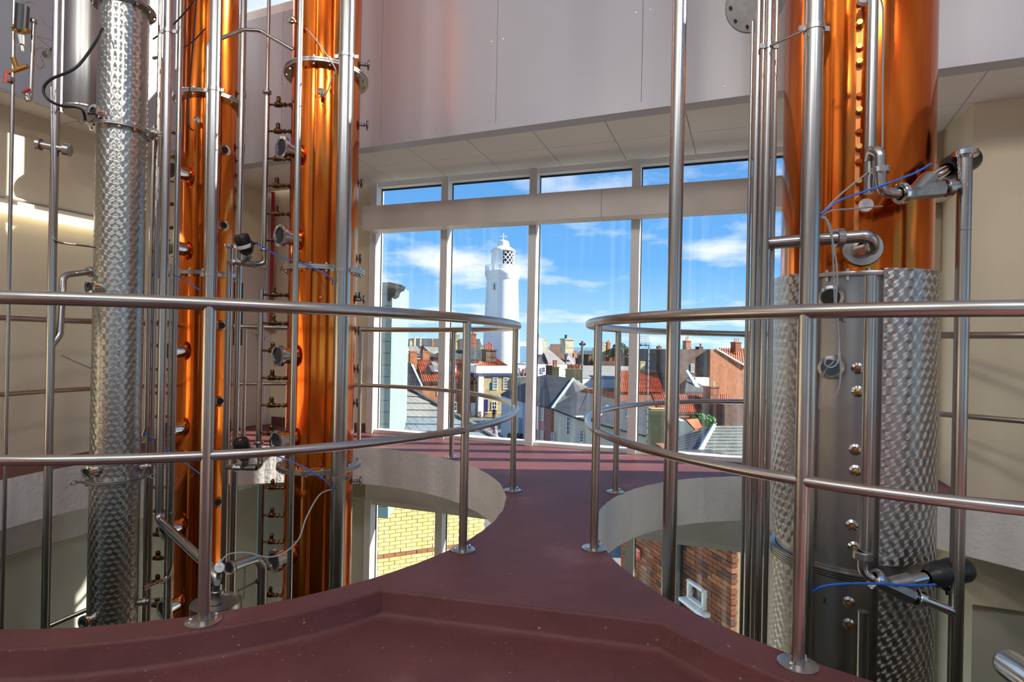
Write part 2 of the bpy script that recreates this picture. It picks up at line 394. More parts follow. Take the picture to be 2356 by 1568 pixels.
mb = MB(); wbox(mb, -1.45, tm[0] - .06, ZF, -.72, .05, .25); wbox(mb, tm[5] + .06, 6.2, ZF, -.72, .05, .25); wbox(mb, tm[0] - .06, tm[5] + .06, ZF, ZF + .3, .05, .25)
mb.build('lower_plaster', 'olive_wall', rootW, False)
def window(n, t0, t1, z0, z1, transom):
    r = struct_root('window_%d' % n, (*(WL + WD * (t0 + t1) / 2), z0))
    for q, nm in ((t0, 'mullion'), (t1, 'mullion')) if n in (1, 6) else ((t1, 'mullion'),):
        m = MB(); wbox(m, q - .038, q + .038, z0, z1, -.045, .065); o = m.build(nm, 'white_frame', r, False)
        g = MB(); wbox(g, q + .036, q + .046, z0 + .03, z1 - .03, .056, .066); g.build('gasket', 'black_rubber', o, False)
    m = MB(); wbox(m, t0 + .038, t1 - .038, z0, z0 + .035, -.015, .10); m.build('sill', 'white_frame', r, False)
    m = MB(); wbox(m, t0 + .038, t1 - .038, z1 - .045, z1, -.02, .10); o = m.build('head', 'white_frame', r, False)
    g = MB(); wbox(g, t0 + .038, t1 - .038, z1 - .062, z1 - .045, .06, .075); g.build('gasket', 'black_rubber', o, False)
    zs = [z0 + .035, z1 - .045]
    if transom:
        m = MB(); wbox(m, t0 + .038, t1 - .038, transom - .03, transom + .03, 0, .10); m.build('transom', 'white_frame', r, False); zs = [zs[0], transom - .03, transom + .03, zs[1]]
    for k in range(0, len(zs), 2):
        m = MB(); wbox(m, t0 + .038, t1 - .038, zs[k], zs[k + 1], .064, .070); m.build('pane', 'window_glass', r, False)
for i in range(5): window(i + 1, tm[i], tm[i + 1], 0.0, ZH + .05, 2.24)
for i in range(5): window(i + 6, tm[i], tm[i + 1], ZF + .3, -.715, None)
# boxed beam carried across the window
zt = [wall_pt(835, 484, .25).z, wall_pt(1710, 398, .25).z]; zb = [wall_pt(835, 533, .25).z, wall_pt(1710, 475, .25).z]
print('beam z', zt, zb)
tb0 = along(wall_pt(833, 510, .25)); ztm, zbm = sum(zt) / 2, sum(zb) / 2; tsm = along(wall_pt(1384, 460, .25))
beam = MB(); wbox(beam, tb0, tsm - .0015, zbm, ztm, -.25, -.06); bo = beam.build('trim_1', 'beam_cover', None, False, kind='structure')
b2 = MB(); wbox(b2, tsm + .0015, 5.2, zbm, ztm, -.25, -.06); b2.build('trim_2', 'beam_cover', None, False, kind='structure')

# ---- left wall (cream above, olive below), door and the room's other walls
def wall_seg(mb, A, B, z0, z1, th=.2, out=1):
    d = (B - A).normalized(); n = Vector((-d.y, d.x)) * out; c = (A + B) / 2 + n * th / 2
    mb.box((c.x, c.y, (z0 + z1) / 2), ((B - A).length, th, z1 - z0), atan2(d.y, d.x)); return mb
m = MB(); wall_seg(m, LW0, CORNER + LWD * .3, -.66, ZC + .3); m.build('wall_left', 'cream_wall', None, False, kind='structure')
m = MB(); wall_seg(m, LW0 + Vector((-.05, 0)), CORNER + Vector((-.05, 0)), ZF, -.66); m.build('wall_left_lower', 'olive_wall', None, False, kind='structure')
# ledge along the left wall under the deck
m = MB(); wall_seg(m, LW0 + LWD * 3 , CORNER , -.66, -.335, .07, -1); m.build('trim_3', 'white_concrete', None, False, kind='structure')
PA, PB, PC = Vector((3.25, 4.30)), Vector((3.08, 3.81)), Vector((4.9, 3.17))
m = MB(); m.prism([(PB.x, PB.y, -.72), (PC.x, PC.y, -.72), (PC.x + .3, PC.y + .5, -.72), (PA.x + .02, PA.y + .02, -.72)], (0, 0, ZC + .95)); m.build('wall_right_pier', 'cream_wall', None, False, kind='structure')
m = MB(); m.prism([(PB.x + .1, PB.y + .05, ZF), (PC.x, PC.y, ZF), (PC.x + .5, PC.y + 1.2, ZF), (PA.x + .1, PA.y + .25, ZF)], (0, 0, -.72 - ZF)); m.build('wall_right_lower', 'olive_wall', None, False, kind='structure')
rr_ = struct_root('wall_right', (4.85, 0, 0)); m = MB()
for y0, y1, z0, z1 in ((1.6, 3.3, ZF, ZC + .3), (-3.3, -3.0, ZF, ZC + .3), (-3.0, 1.6, ZF, .1), (-3.0, 1.6, 2.6, ZC + .3)): m.box((4.85, (y0 + y1) / 2, (z0 + z1) / 2), (.2, y1 - y0, z1 - z0))
m.build('plaster', 'cream_wall', rr_, False)
r = struct_root('window_18', (4.85, -1.1, .2)); m = MB()
for yy in (-2.97, -.7, 1.57): m.box((4.85, yy, 1.35), (.1, .06, 2.5))
m.build('mullion', 'white_frame', r, False); m = MB(); m.box((4.85, -.7, 1.35), (.006, 4.6, 2.5)); m.build('pane', 'clear_glass', r, False)
# back wall with two tall windows behind the viewer
rb = struct_root('wall_back', (-.5, -3.3, 0)); m = MB()
for x0, x1, z0, z1 in ((-6.7, -3.2, ZF, ZC + .3), (-1.2, .2, ZF, ZC + .3), (2.6, 4.9, ZF, ZC + .3), (-3.2, -1.2, ZF, .35), (-3.2, -1.2, 2.3, ZC + .3), (.2, 2.6, ZF, .35), (.2, 2.6, 2.3, ZC + .3)):
    m.box(((x0 + x1) / 2, -3.4, (z0 + z1) / 2), (x1 - x0, .2, z1 - z0))
m.build('plaster', 'cream_wall', rb, False)
for n, (x0, x1) in enumerate(((-3.2, -1.2), (.2, 2.6))):
    r = struct_root('window_%d' % (12 + n), ((x0 + x1) / 2, -3.4, .35)); m = MB()
    for xx in (x0 + .03, (x0 + x1) / 2, x1 - .03): m.box((xx, -3.4, 1.325), (.06, .1, 1.95))
    m.build('mullion', 'white_frame', r, False); m = MB(); m.box(((x0 + x1) / 2, -3.4, 1.325), (x1 - x0, .006, 1.95)); m.build('pane', 'clear_glass', r, False)
m = MB(); m.box((-1, 1.6, ZF - .1), (12.5, 10.5, .2)); m.build('floor_lower', 'olive_wall', None, False, kind='structure')

# ---- bulkheads round the high centre of the room, panel by panel, and the tiled soffit outside them
BL, BR_ = Vector((-2.93, 5.558)), Vector((3.45, 2.968))
BD = (BR_ - BL).normalized(); BN = Vector((-BD.y, BD.x))
rootB = struct_root('wall_upper_far', (*((BL + BR_) / 2), ZC))
def bpt(x, y): return (Vector(on_v(x, y, BL, BR_)[:2]) - BL).dot(BD)
ts = [bpt(875, 335), bpt(1140, 298), bpt(1475, 253)]
st = (ts[2] - ts[0]) / 2; ts = [-.02, ts[0] - st] + ts + [ts[2] + st, ts[2] + 2 * st, (BR_ - BL).length]
ts = [t for t in ts if t <= (BR_ - BL).length + .01]
def bbox(mb, t0, t1, z0, z1, d0, d1, A=BL, D=BD, N_=BN):
    c = A + D * ((t0 + t1) / 2) + N_ * ((d0 + d1) / 2); mb.box((c.x, c.y, (z0 + z1) / 2), (t1 - t0, d1 - d0, z1 - z0), atan2(D.y, D.x)); return mb
m = MB(); bbox(m, -.1, ts[-1] + .1, ZC, ZB, .02, .12); m.build('backing', 'black_rubber', rootB, False)
for a, b in zip(ts, ts[1:]):
    m = MB(); bbox(m, a + .0015, b - .0015, ZC + .045, ZB, .0, .018); p = m.build('panel', 'white_panel', rootB, False)
    s = MB()
    for q in (a + .05, (a + b) / 2, b - .05):
        for zz in (ZC + .075, ZC + .7):
            c = BL + BD * q; s.lathe([(1e-4, .004), (.005, .003), (.006, 0)], (c.x, c.y, zz), (-BN.x, -BN.y, 0), 8)
    s.build('screws', 'chrome', p, kind='stuff')
m = MB(); bbox(m, -.05, ts[-1] + .05, ZC - .004, ZC + .047, -.006, .12); m.build('edge_strip', 'white_panel', rootB, False)
# left bulkhead, parallel to the left wall
BL2 = Vector((-4.55, 1.2)); D2 = (BL - BL2).normalized(); N2 = Vector((-D2.y, D2.x)); L2 = (BL - BL2).length
rootB2 = struct_root('wall_upper_left', (*((BL + BL2) / 2), ZC))
k = 0
while k * 1.15 < L2:
    m = MB(); bbox(m, k * 1.15 + .0015, min(L2, (k + 1) * 1.15) - .0015, ZC - .004, 5.1, .0, .02, BL2, D2, N2); m.build('panel', 'white_panel', rootB2, False); k += 1
m = MB(); bbox(m, -4.5, 0, ZC, ZR, .0, .1, BL2, D2, N2); bbox(m, 0, L2, 5.1, ZR, 0, .1, BL2, D2, N2); m.build('upper_wall', 'roof_white', rootB2, False)
# right and back bulkheads, mostly out of sight
for nm, A, B in (('wall_upper_right', BR_, Vector((3.2, -3.2))), ('wall_upper_back', Vector((3.2, -3.2)), Vector((-6.3, -3.2)))):
    m = MB(); wall_seg(m, A, B, ZC, ZB, .1, 1); m.build(nm, 'white_panel', None, False, kind='structure')
# clerestory glazing above the bulkheads
def clerestory(n, A, B, z0, z1, step):
    d = (B - A).normalized(); L = (B - A).length; r = struct_root('window_%d' % n, (*((A + B) / 2), z0)); k = int(L / step)
    for i in range(k + 1):
        c = A + d * (L * i / k); m = MB(); m.box((c.x, c.y, (z0 + z1) / 2), (.07, .10, z1 - z0), atan2(d.y, d.x)); m.build('mullion', 'white_frame', r, False)
    m = MB(); c = (A + B) / 2; m.box((c.x, c.y, z0 + .04), (L, .12, .08), atan2(d.y, d.x)); m.box((c.x, c.y, z1 - .04), (L, .12, .08), atan2(d.y, d.x)); m.build('rail', 'white_frame', r, False)
    m = MB(); m.box((c.x, c.y, (z0 + z1) / 2), (L, .006, z1 - z0), atan2(d.y, d.x)); m.build('pane', 'clear_glass', r, False)
off = BN * .06
clerestory(14, BL + off, BR_ + off, ZB, ZR, 1.3)
clerestory(15, BR_ + Vector((.05, 0)), Vector((3.25, -3.2)), ZB, ZR, 1.5)
clerestory(16, Vector((3.2, -3.25)), Vector((-6.3, -3.25)), ZB, ZR, 1.5)
# flat roof over the high centre
m = MB(); m.prism([(p.x, p.y, ZR) for p in (BL + BN * .25 - BD * .3, Vector((-6.6, -3.45)), Vector((3.35, -3.45)), BR_ + BN * .25 + BD * .1)], (0, 0, .18)); m.build('ceiling_roof', 'roof_white', None, False, kind='structure')

# soffit tiles
ceil = struct_root('ceiling', (0, 5, ZC))
m = MB()
def poly_slab(mb, pts, z0, z1): mb.prism([(p.x, p.y, z0) for p in pts], (0, 0, z1 - z0)); return mb
poly_slab(m, [CORNER - LWD * .05, WR + WD * 1.6, Vector((5.0, 2.4)), BR_ + BN * .05, BL + BN * .02], ZC + .012, ZC + .03)
poly_slab(m, [BL + Vector((-.0, .05)), BL2 - D2 * 3, LW0 + LWD * 2, CORNER + LWD * .1], ZC + .012, ZC + .03)
for q in ([Vector((3.1, -3.3)), Vector((4.95, -3.3)), Vector((4.95, 3.4)), BR_ + Vector((-.05, .1))],): poly_slab(m, q, ZC + .012, ZC + .03)
m.build('tile_grid', 'tile_grid', ceil, False)
tj = [bpt(x, 300) for x in (1060, 1213, 1383)]; sp = (tj[2] - tj[0]) / 2
k0 = int((tj[0] + .3) / sp) + 1
def rowline(f): # fraction across the soffit from bulkhead (0) to window wall (1), as a plan line
    A = BL.lerp(CORNER + Vector((.05, -.05)), f); B = BR_.lerp(WR + WD * .6, f); return A, B
fr = [0.0, .10, .52, .94, 1.02]
s0 = (tj[0] - k0 * sp) / (BR_ - BL).length
nS = int(1 / (sp / (BR_ - BL).length)) + 3
for j in range(4):
    (A0, B0), (A1, B1) = rowline(fr[j]), rowline(min(fr[j + 1], 1.0))
    for i in range(-1, nS):
        u0 = s0 + i * sp / (BR_ - BL).length; u1 = u0 + sp / (BR_ - BL).length
        if u1 < -.06: continue
        g = .004
        P = [A0.lerp(B0, u0), A0.lerp(B0, u1), A1.lerp(B1, u1), A1.lerp(B1, u0)]
        c = sum(P, Vector((0, 0))) / 4; P = [p + (c - p).normalized() * g for p in P]
        if c.x < -3.0 or (c.x > 3.0 and c.y > 4.0): continue
        m = MB(); poly_slab(m, P, ZC + .001, ZC + .013); m.build('ceiling_tile', 'tile_white', ceil, False)
for i in range(9):       # strip of tiles between left bulkhead and left wall
    A = BL - D2 * (i * .62); B = A - D2 * .61
    def tw(p): 
        t = (p - CORNER).dot(LWD); return CORNER + LWD * t
    m = MB(); poly_slab(m, [A - D2 * .004, tw(A), tw(B), B][::-1], ZC + .001, ZC + .013); m.build('ceiling_tile', 'tile_white', ceil, False)
# fill lights added to brighten the room, high on the back bulkhead, behind the viewer
for i, (x, tx) in enumerate(((-4.2, -3.0), (-1.2, -.5), (1.8, 2.0))):
    fl = thing('fill_light', ('left', 'middle', 'right')[i] + ' added fill light box on the back bulkhead behind the viewer', 'lamp', (x, -3.1, 5.6))
    d = (Vector((tx, 4.5, 2.6)) - Vector((x, -3.0, 5.7))).normalized(); q = (-d).to_track_quat('Z', 'Y')
    m = MB(); m.box(Vector((x, -3.0, 5.7)) - d * .05, (.9, .5, .08), M=q.to_matrix()); m.build('housing', 'black_plastic', fl, False)
    L = bpy.data.lights.new('fill_lamp', 'AREA'); L.shape = 'RECTANGLE'; L.size = .85; L.size_y = .45; L.energy = FILL_W; L.color = (1, .94, .84)
    o = bpy.data.objects.new('fill_lamp', L); COL.objects.link(o); o.location = Vector((x, -3.0, 5.7)) + d * .01; o.rotation_euler = q.to_euler()
# ================================================================== guard rails
def guard_rail(label, C, R, posts, shape=None):
    root = thing('guard_rail', label, 'railing', (C.x, C.y - R, 0), 'tubular steel guard rails round the openings')
    n = 120
    def P(a, z):
        p = shape(a) if shape else None
        if p is None: p = C + Vector((cos(a), sin(a))) * R
        return Vector((p.x, p.y, z))
    m = MB(); m.tube([P(2 * pi * i / n, 1.078) for i in range(n)], .0225, 14, closed=True); m.build('top_rail', 'steel_rail', root)
    m = MB(); m.tube([P(2 * pi * i / n, .562) for i in range(n)], .0175, 14, closed=True); m.build('mid_rail', 'steel_rail', root)
    for a in posts:
        p = P(a, 0); m = MB(); m.cyl(p, p + Vector((0, 0, 1.07)), .0195, 16);
        po = m.build('post', 'steel_rail', root)
        m = MB(); m.lathe([(1e-4, 0), (.058, 0), (.058, .005), (.054, .007), (1e-4, .007)], p, n=28); pl = m.build('base_plate', 'steel_plain', po)
        m = MB()
        for s in (.6, .6 + pi):
            q = p + Vector((cos(s), sin(s), 0)) * .038
            m.lathe([(.009, .007), (.009, .011), (.0065, .011), (.0065, .018), (.004, .021), (1e-4, .021)], q, n=8)
        m.build('bolts', 'chrome', po, kind='stuff')
def ang(C, x, y): p = on_z(x, y, 0); return atan2(p.y - C.y, p.x - C.x)
pl_ = [(472, 1415), (1053, 1262), (1167, 1128), (1046, 1051), (836, 1021), (562, 1006)]
aL = [ang(LC, *p) for p in pl_] + [radians(150), radians(195), radians(222)]
guard_rail('round steel guard rail about the left opening with the slim copper columns', LC, LR + .055, aL)
pr_ = [(1838, 1525), (1353, 1262), (1408, 1130), (1672, 1072)]
aR = [ang(RC, *p) for p in pr_] + [radians(5), radians(-35)]
def rshape(a):
    d = math.degrees(a) % 360
    if 8 < d < 64:
        A = RC + Vector((cos(radians(8)), sin(radians(8)))) * (RR + .05); Bq = Vector((2.80, 3.72)); Cc = RC + Vector((cos(radians(64)), sin(radians(64)))) * (RR + .05)
        return A.lerp(Bq, (d - 8) / 36) if d < 44 else Bq.lerp(Cc, (d - 44) / 20)
guard_rail('round steel guard rail about the right opening with the wide copper column', RC, RR + .05, aR, rshape)

# ================================================================== small shared pieces
def lathe_mesh(name, prof, n=20): m = MB(); m.lathe(prof, n=n); return m.mesh(name)
SG_body = lathe_mesh('sight_glass', [(.052, -.03), (.052, .07), (.060, .072), (.060, .085), (.074, .086), (.074, .108), (.056, .110), (.054, .100), (1e-4, .099)], 28); SG_body.materials.append(MATS['chrome'])
SG_lens = lathe_mesh('lens', [(1e-4, .1015), (.053, .1015), (.053, .099)], 24); SG_lens.materials.append(MATS['dark_lens'])
SP_body = lathe_mesh('sight_port', [(.030, -.02), (.030, .05), (.043, .052), (.043, .068), (.026, .070), (.025, .062), (1e-4, .061)], 22); SP_body.materials.append(MATS['chrome'])
SP_lens = lathe_mesh('lens', [(1e-4, .0635), (.024, .0635), (.024, .061)], 20); SP_lens.materials.append(MATS['dark_lens'])
HW = lathe_mesh('hand_wheel', [(.012, -.02), (.012, .028), (.020, .03), (.008, .034), (.008, .044), (.030, .046), (.036, .050), (.036, .056), (.030, .060), (1e-4, .058)], 18); HW.materials.append(MATS['steel_cast'])
def sight(root, X, Y, r, a, z, big=True):
    ax = Vector((cos(a), sin(a), 0)); W = frame(Vector((X, Y, z)) + ax * r, ax)
    o = inst('sight_glass' if big else 'sight_port', SG_body if big else SP_body, 'chrome', root, W)
    inst('lens', SG_lens if big else SP_lens, 'dark_lens', o, W)
def wheel(root, X, Y, r, a, z):
    ax = Vector((cos(a), sin(a), 0)); inst('hand_wheel', HW, 'steel_cast', root, frame(Vector((X, Y, z)) + ax * r, ax))
_m = MB()                                           # brass sampling valve, along +X, 0.165 long
_m.cyl((0, 0, 0), (.04, 0, 0), .008, 8); _m.cyl((.035, 0, 0), (.085, 0, 0), .017, 10); _m.sphere((.06, 0, .004), .024, 10); _m.cyl((.06, 0, .02), (.06, 0, .047), .013, 10, .015)
_m.sphere((.06, 0, .047), .015, 8); _m.cyl((.085, 0, 0), (.10, 0, 0), .011, 8); _m.cyl((.10, 0, 0), (.112, 0, 0), .016, 6); _m.cyl((.112, 0, 0), (.135, 0, 0), .010, 8)
_m.cyl((.135, 0, 0), (.147, 0, 0), .015, 6); _m.cyl((.147, 0, 0), (.18, 0, 0), .009, 8)
BV = _m.mesh('sampling_valve'); BV.materials.append(MATS['brass_old'])
def bolts_ring(X, Y, z0, z1, R, n, r=.008, ph=0.0):
    m = MB()
    for i in range(n):
        a = 2 * pi * i / n + ph; m.cyl((X + R * cos(a), Y + R * sin(a), z0), (X + R * cos(a), Y + R * sin(a), z1), r, 6)
    return m
def flange_part(root, X, Y, r, R, z, t, mt='steel_plain', nb=16, slots=True):
    m = MB(); m.lathe([(r - .004, -t / 2), (R - .003, -t / 2), (R, -t / 2 + .003), (R, -.0025), (R - .004, -.002), (R - .004, .002), (R, .0025), (R, t / 2 - .003), (R - .003, t / 2), (r - .004, t / 2)], (X, Y, z), n=48)
    f = m.build('flange', mt, root)
    bolts_ring(X, Y, z - t / 2 - .012, z + t / 2 + .014, (r + R) / 2 + .004, nb).build('bolts', 'chrome', f, kind='stuff')
    return f
def column(name, label, cat, X, Y, r, zs, mt, fl, t, nb=16, top=ZR - .05, bot=ZF):
    root = thing(name, label, cat, (X, Y, bot)); b = [bot] + sorted(zs) + [top]
    for z0, z1 in zip(b, b[1:]):
        m = MB(); k = max(1, int((z1 - z0) / .35)); m.lathe([(r, z0 + (z1 - z0) * i / k) for i in range(k + 1)], (X, Y, 0), n=64, uvr=r); m.build('shell', mt, root)
    for z in zs: flange_part(root, X, Y, r, r + fl, z, t, nb=nb)
    return root

# ================================================================== the two slim copper columns
Y2 = 4.0; X2 = at(740, 800, Y2).x; r2 = px_r(158, 740, Y2)
z2 = [at(740, y, Y2).z for y in (1068, 624, 180)]
cc2 = column('copper_column', 'copper still column with chrome sight glasses nearest the window', 'still column', X2, Y2, r2, z2 + [z2[-1] + 1.39], 'copper', .054, .034)
v2 = atan2(-Y2, -X2)
for y in (359, 553, 818, 1007, 1270): sight(cc2, X2, Y2, r2, v2 - radians(55), at(700, y, Y2 - .1).z)
for y in (137, 278, 687, 1112): wheel(cc2, X2, Y2, r2, v2 + radians(88), at(830, y, Y2).z)
for y in (412, 590, 680, 760, 850, 930): wheel(cc2, X2, Y2, r2 - .028, v2 + radians(96), at(830, y, Y2).z)
Y1 = 4.5; X1 = at(472, 784, Y1).x; r1 = px_r(131, 472, Y1)
z1 = [at(472, y, Y1).z for y in (1034, 634, 238)]
cc1 = column('copper_column', 'copper still column half hidden behind the bunch of upright pipes', 'still column', X1, Y1, r1, z1 + [z1[-1] + 1.37], 'copper', .058, .032)
v1 = atan2(-Y1, -X1)
for y in (408, 577, 806, 981, 1203, 1377): sight(cc1, X1, Y1, r1, v1 - radians(52), at(415, y, Y1 - .1).z)
for y in (351, 522, 749, 921, 1150): sight(cc1, X1, Y1, r1, v1 + radians(24), at(510, y, Y1 - .1).z, False)
for y in (204, 330): wheel(cc1, X1, Y1, r1, v1 + radians(88), at(565, y, Y1).z)
for y in (360, 395, 430, 470): wheel(cc1, X1, Y1, r1 - .03, v1 + radians(95), at(560, y, Y1).z)
# temperature probes on the columns, white caps
def probe(root, P, ax, s=1.0, mt='white_plastic'):
    ax = Vector(ax).normalized(); m = MB(); m.lathe([(.008 * s, -.02), (.008 * s, .04 * s), (.014 * s, .042 * s), (.014 * s, .05 * s)], P, ax, 12); o = m.build('probe', 'copper_dark', root)
    m = MB(); m.lathe([(.013 * s, .05 * s), (.024 * s, .055 * s), (.026 * s, .075 * s), (.024 * s, .082 * s), (1e-4, .084 * s)], P, ax, 18); m.build('cap', mt, o)
def on_col(X, Y, r, a, z): return Vector((X + r * cos(a), Y + r * sin(a), z))
probe(cc2, on_col(X2, Y2, r2, v2 - radians(4), at(735, 226, Y2 - r2).z), (cos(v2 - .3), sin(v2 - .3), .35), .9, 'chrome')
probe(cc2, on_col(X2, Y2, r2, v2 - radians(50), at(690, 66, Y2 - .15).z), (cos(v2 - .9), sin(v2 - .9), 0), 1.1, 'chrome')
probe(cc1, on_col(X1, Y1, r1, v1 - radians(18), at(450, 290, Y1 - .2).z), (cos(v1 - .4), sin(v1 - .4), .5), .9, 'chrome')
probe(cc2, on_col(X2, Y2, r2, v2 - radians(3), at(724, 684, Y2 - r2).z), (cos(v2), sin(v2), 0), .35, 'brass')
probe(cc1, on_col(X1, Y1, r1, v1 - radians(18), at(438, 1093, Y1 - r1).z), (cos(v1 - .3), sin(v1 - .3), 0), .45, 'brass')

# ================================================================== stainless columns on the left
YS = 3.6; XS = at(270, 855, YS).x; rS = px_r(120, 270, YS)
zS = [at(275, y, YS).z for y in (1098, 693, 302, 20)]
sc = column('stainless_column', 'slender stainless steel column with swirl finish and thin bolted flanges', 'still column', XS, YS, rS, zS, 'turned_steel_small', .038, .022, nb=12)
vS = atan2(-YS, -XS)
for y in (268, 662, 1080, 1418): sight(sc, XS, YS, rS * .9, vS - radians(50), at(215, y, YS - .1).z + .0, False)
for y in (297, 690, 1078, 1395):
    a = vS + radians(78); ax = Vector((cos(a), sin(a), 0)); P = Vector((XS, YS, at(350, y, YS).z)) + ax * rS
    m = MB(); m.lathe([(.022, -.02), (.022, .03), (.034, .031), (.034, .045), (.022, .046), (.022, .06), (1e-4, .061)], P, ax, 18); s_ = m.build('side_nozzle', 'steel_cast', sc)
    m = MB(); m.tube([P + ax * .05 + Vector((0, 0, .012)), P + ax * .12 + Vector((0, 0, .012)), P + ax * .16], .003, 6); m.tube([P + ax * .05 + Vector((0, 0, -.012)), P + ax * .12 + Vector((0, 0, -.014)), P + ax * .15 + Vector((0, 0, -.012))], .003, 6); m.build('wires', 'steel_cast', s_)
for zz, a in ((zS[0], vS - radians(80)), (zS[0], vS + radians(70)), (zS[2], vS - radians(75))):       # lifting eyes on the flanges
    ax = Vector((cos(a), sin(a), 0)); P = Vector((XS, YS, zz)) + ax * (rS + .03); m = MB(); m.box(P, (.06, .03, .012), a)
    m.tube([P + ax * .045 + Vector((0, 0, .0)) + (ax * cos(t) + Vector((-ax.y, ax.x, 0)) * sin(t) * .3 + Vector((0, 0, 1)) * sin(t)) * .014 for t in [2 * pi * i / 12 for i in range(12)]], .003, 6, closed=True); m.build('lifting_eye', 'steel_plain', sc)
YT = 4.05; XT = at(198, 270, YT).x
tk = thing('stainless_tank', 'dull stainless vessel hanging behind the slender steel column', 'tank', (XT, YT, at(195, 272, YT).z))
rT = px_r(108, 198, YT); zT = at(195, 268, YT).z
m = MB(); m.lathe([(1e-4, zT), (rT * .97, zT), (rT, zT + .01), (rT, zT + .5), (rT, ZR - .05)], (XT, YT, 0), n=48, uvr=rT); m.build('shell', 'steel_plain', tk)
m = MB(); m.lathe([(rT + .001, zT + .03), (rT + .006, zT + .034), (rT + .006, zT + .045), (rT + .001, zT + .05)], (XT, YT, 0), n=48); m.build('band', 'steel', tk)

# ================================================================== upright pipes
def vpipe(label, x, y, wpx, Y, ytop=None, ybot=None, mt='steel', clamps=(), cap=False, name='pipe', group=None):
    r = px_r(wpx, x, Y); p = at(x, y, Y); zt = ZR - .02 if ytop is None else at(x, ytop, Y).z; zb = ZF if ybot is None else at(x, ybot, Y).z
    root = thing(name, label, 'pipe', (p.x, p.y, zb), group)
    m = MB(); m.cyl((p.x, p.y, zb), (p.x, p.y, zt), r, 20); m.build('tube', mt, root)
    for yc in clamps:
        z = at(x, yc, Y).z; m = MB(); m.lathe([(r, -.012), (r + .004, -.012), (r + .004, .012), (r, .012)], (p.x, p.y, z), n=20)
        for s in (-1, 1): m.box((p.x + s * (r + .014), p.y, z), (.028, .01, .022))
        m.build('clamp', 'steel_plain', root)
    if cap:
        m = MB(); m.lathe([(1e-4, -.03), (r * 1.6, -.03), (r * 1.75, -.025), (r * 1.75, -.004), (r * 1.6, 0), (1e-4, 0)], (p.x, p.y, zt), n=20); m.build('end_cap', 'chrome', root)
    return root, p, r
def bent(label, pts, wpx, fr=.05, mt='steel', name='pipe', ends=(), cat='pipe', seg=16):
    """pts: (px, py, depth) or Vectors"""
    P = [p if isinstance(p, Vector) else at(*p) for p in pts]
    r = wpx if wpx < 1 else px_r(wpx, pts[0][0], pts[0][2])
    root = thing(name, label, cat, P[-1] if P[-1].z < P[0].z else P[0]); m = MB(); m.tube(fillet(P, fr, 7), r, seg); m.build('tube', mt, root)
    for i in ends:
        a = (P[1] - P[0]).normalized() if i == 0 else (P[-2] - P[-1]).normalized(); o = P[0] if i == 0 else P[-1]
        m = MB(); m.lathe([(r, 0), (r * 1.55, .002), (r * 1.7, .006), (r * 1.7, .022), (r * 1.55, .026), (r, .028)], o, a, 20); m.build('union_nut', 'steel_plain', root)
    return root, P, r
def ring_at(root, P, ax, r, t=.022, mt='steel_plain', nm='clamp_ring', k=1.55):
    m = MB(); m.lathe([(r, -t / 2), (r * (k - .1), -t / 2), (r * k, -t / 2 + .003), (r * k, t / 2 - .003), (r * (k - .1), t / 2), (r, t / 2)], P, ax, 24); return m.build(nm, mt, root)

vpipe('slim steel pipe farthest left, with red handled valves at its top', 18, 784, 10.5, 3.4, None, None)
vpipe('upright steel pipe standing left of the slender steel column', 117, 784, 22, 3.3, None, None, clamps=())
vpipe('slim upright pipe just right of the slender steel column', 353, 855, 10, 3.75)
vpipe('thick upright pipe with a bracket, between steel column and copper', 374, 784, 21, 3.62, None, 1150, clamps=(72,))
vpipe('upright pipe close against the left edge of the hidden copper column', 401, 784, 14, 3.9)
vpipe('thin conduit beside the hidden copper column', 389, 855, 6, 3.85, 606)
vpipe('thick steel pipe rising behind the left guard rail post', 485, 660, 30, 3.6, clamps=(207, 632))
vpipe('steel pipe with a round cap ending below the upper black actuator', 525, 784, 16, 4.1, 562, cap=True)
vpipe('plain steel pipe on the right edge of the hidden copper column', 546, 784, 15, 4.2)
vpipe('steel pipe crossing in front of the sight glasses near the window', 677, 784, 14, 3.62)
vpipe('thickest steel pipe, in front of the copper column by the window', 785, 784, 36, 3.55, clamps=(130, 621, 1098))
# bent pipes on the left
bent('thin pipe arching over from the pipe bunch into the copper column by the window', [(466, 1450, 3.72), (479, 100, 3.72), (560, 68, 3.85), (598, 70, 3.9), (690, 124, 3.95)], 10, .06)
bent('thin pipe leaving the left upright and entering the slender steel column', [(118, 200, 3.28), (123, 556, 3.28), (228, 569, 3.5)], 7, .04)
bent('elbowed pipe from the slender steel column down to the left upright', [(212, 624, 3.55), (145, 632, 3.4), (137, 770, 3.34), (118, 795, 3.3)], 18, .06, ends=(0,))
bent('thick pipe slanting down to the lidded drum by the left guard rail post', [(368, 1120, 3.62), (366, 1195, 3.62), (478, 1300, 3.05), (497, 1318, 2.98), (500, 1375, 2.95)], 21, .06)
bent('small hooked pipe between steel column and copper column top', [(352, 134, 3.8), (372, 130, 3.8), (362, 640, 3.8)], 8, .03)
bent('short bent pipe low between steel column and hidden copper column', [(330, 1353, 3.7), (386, 1330, 3.85), (394, 1300, 3.85), (396, 1180, 3.88)], 11, .06)
bent('small elbow with blue hose end behind the slender steel column', [(341, 680, 3.9), (336, 985, 3.9), (327, 1010, 3.9), (315, 1014, 3.8)], 12, .05)
bent('sloping pipe low at the foot of the slender steel column', [(112, 1440, 3.5), (205, 1400, 3.6)], 14, .05)
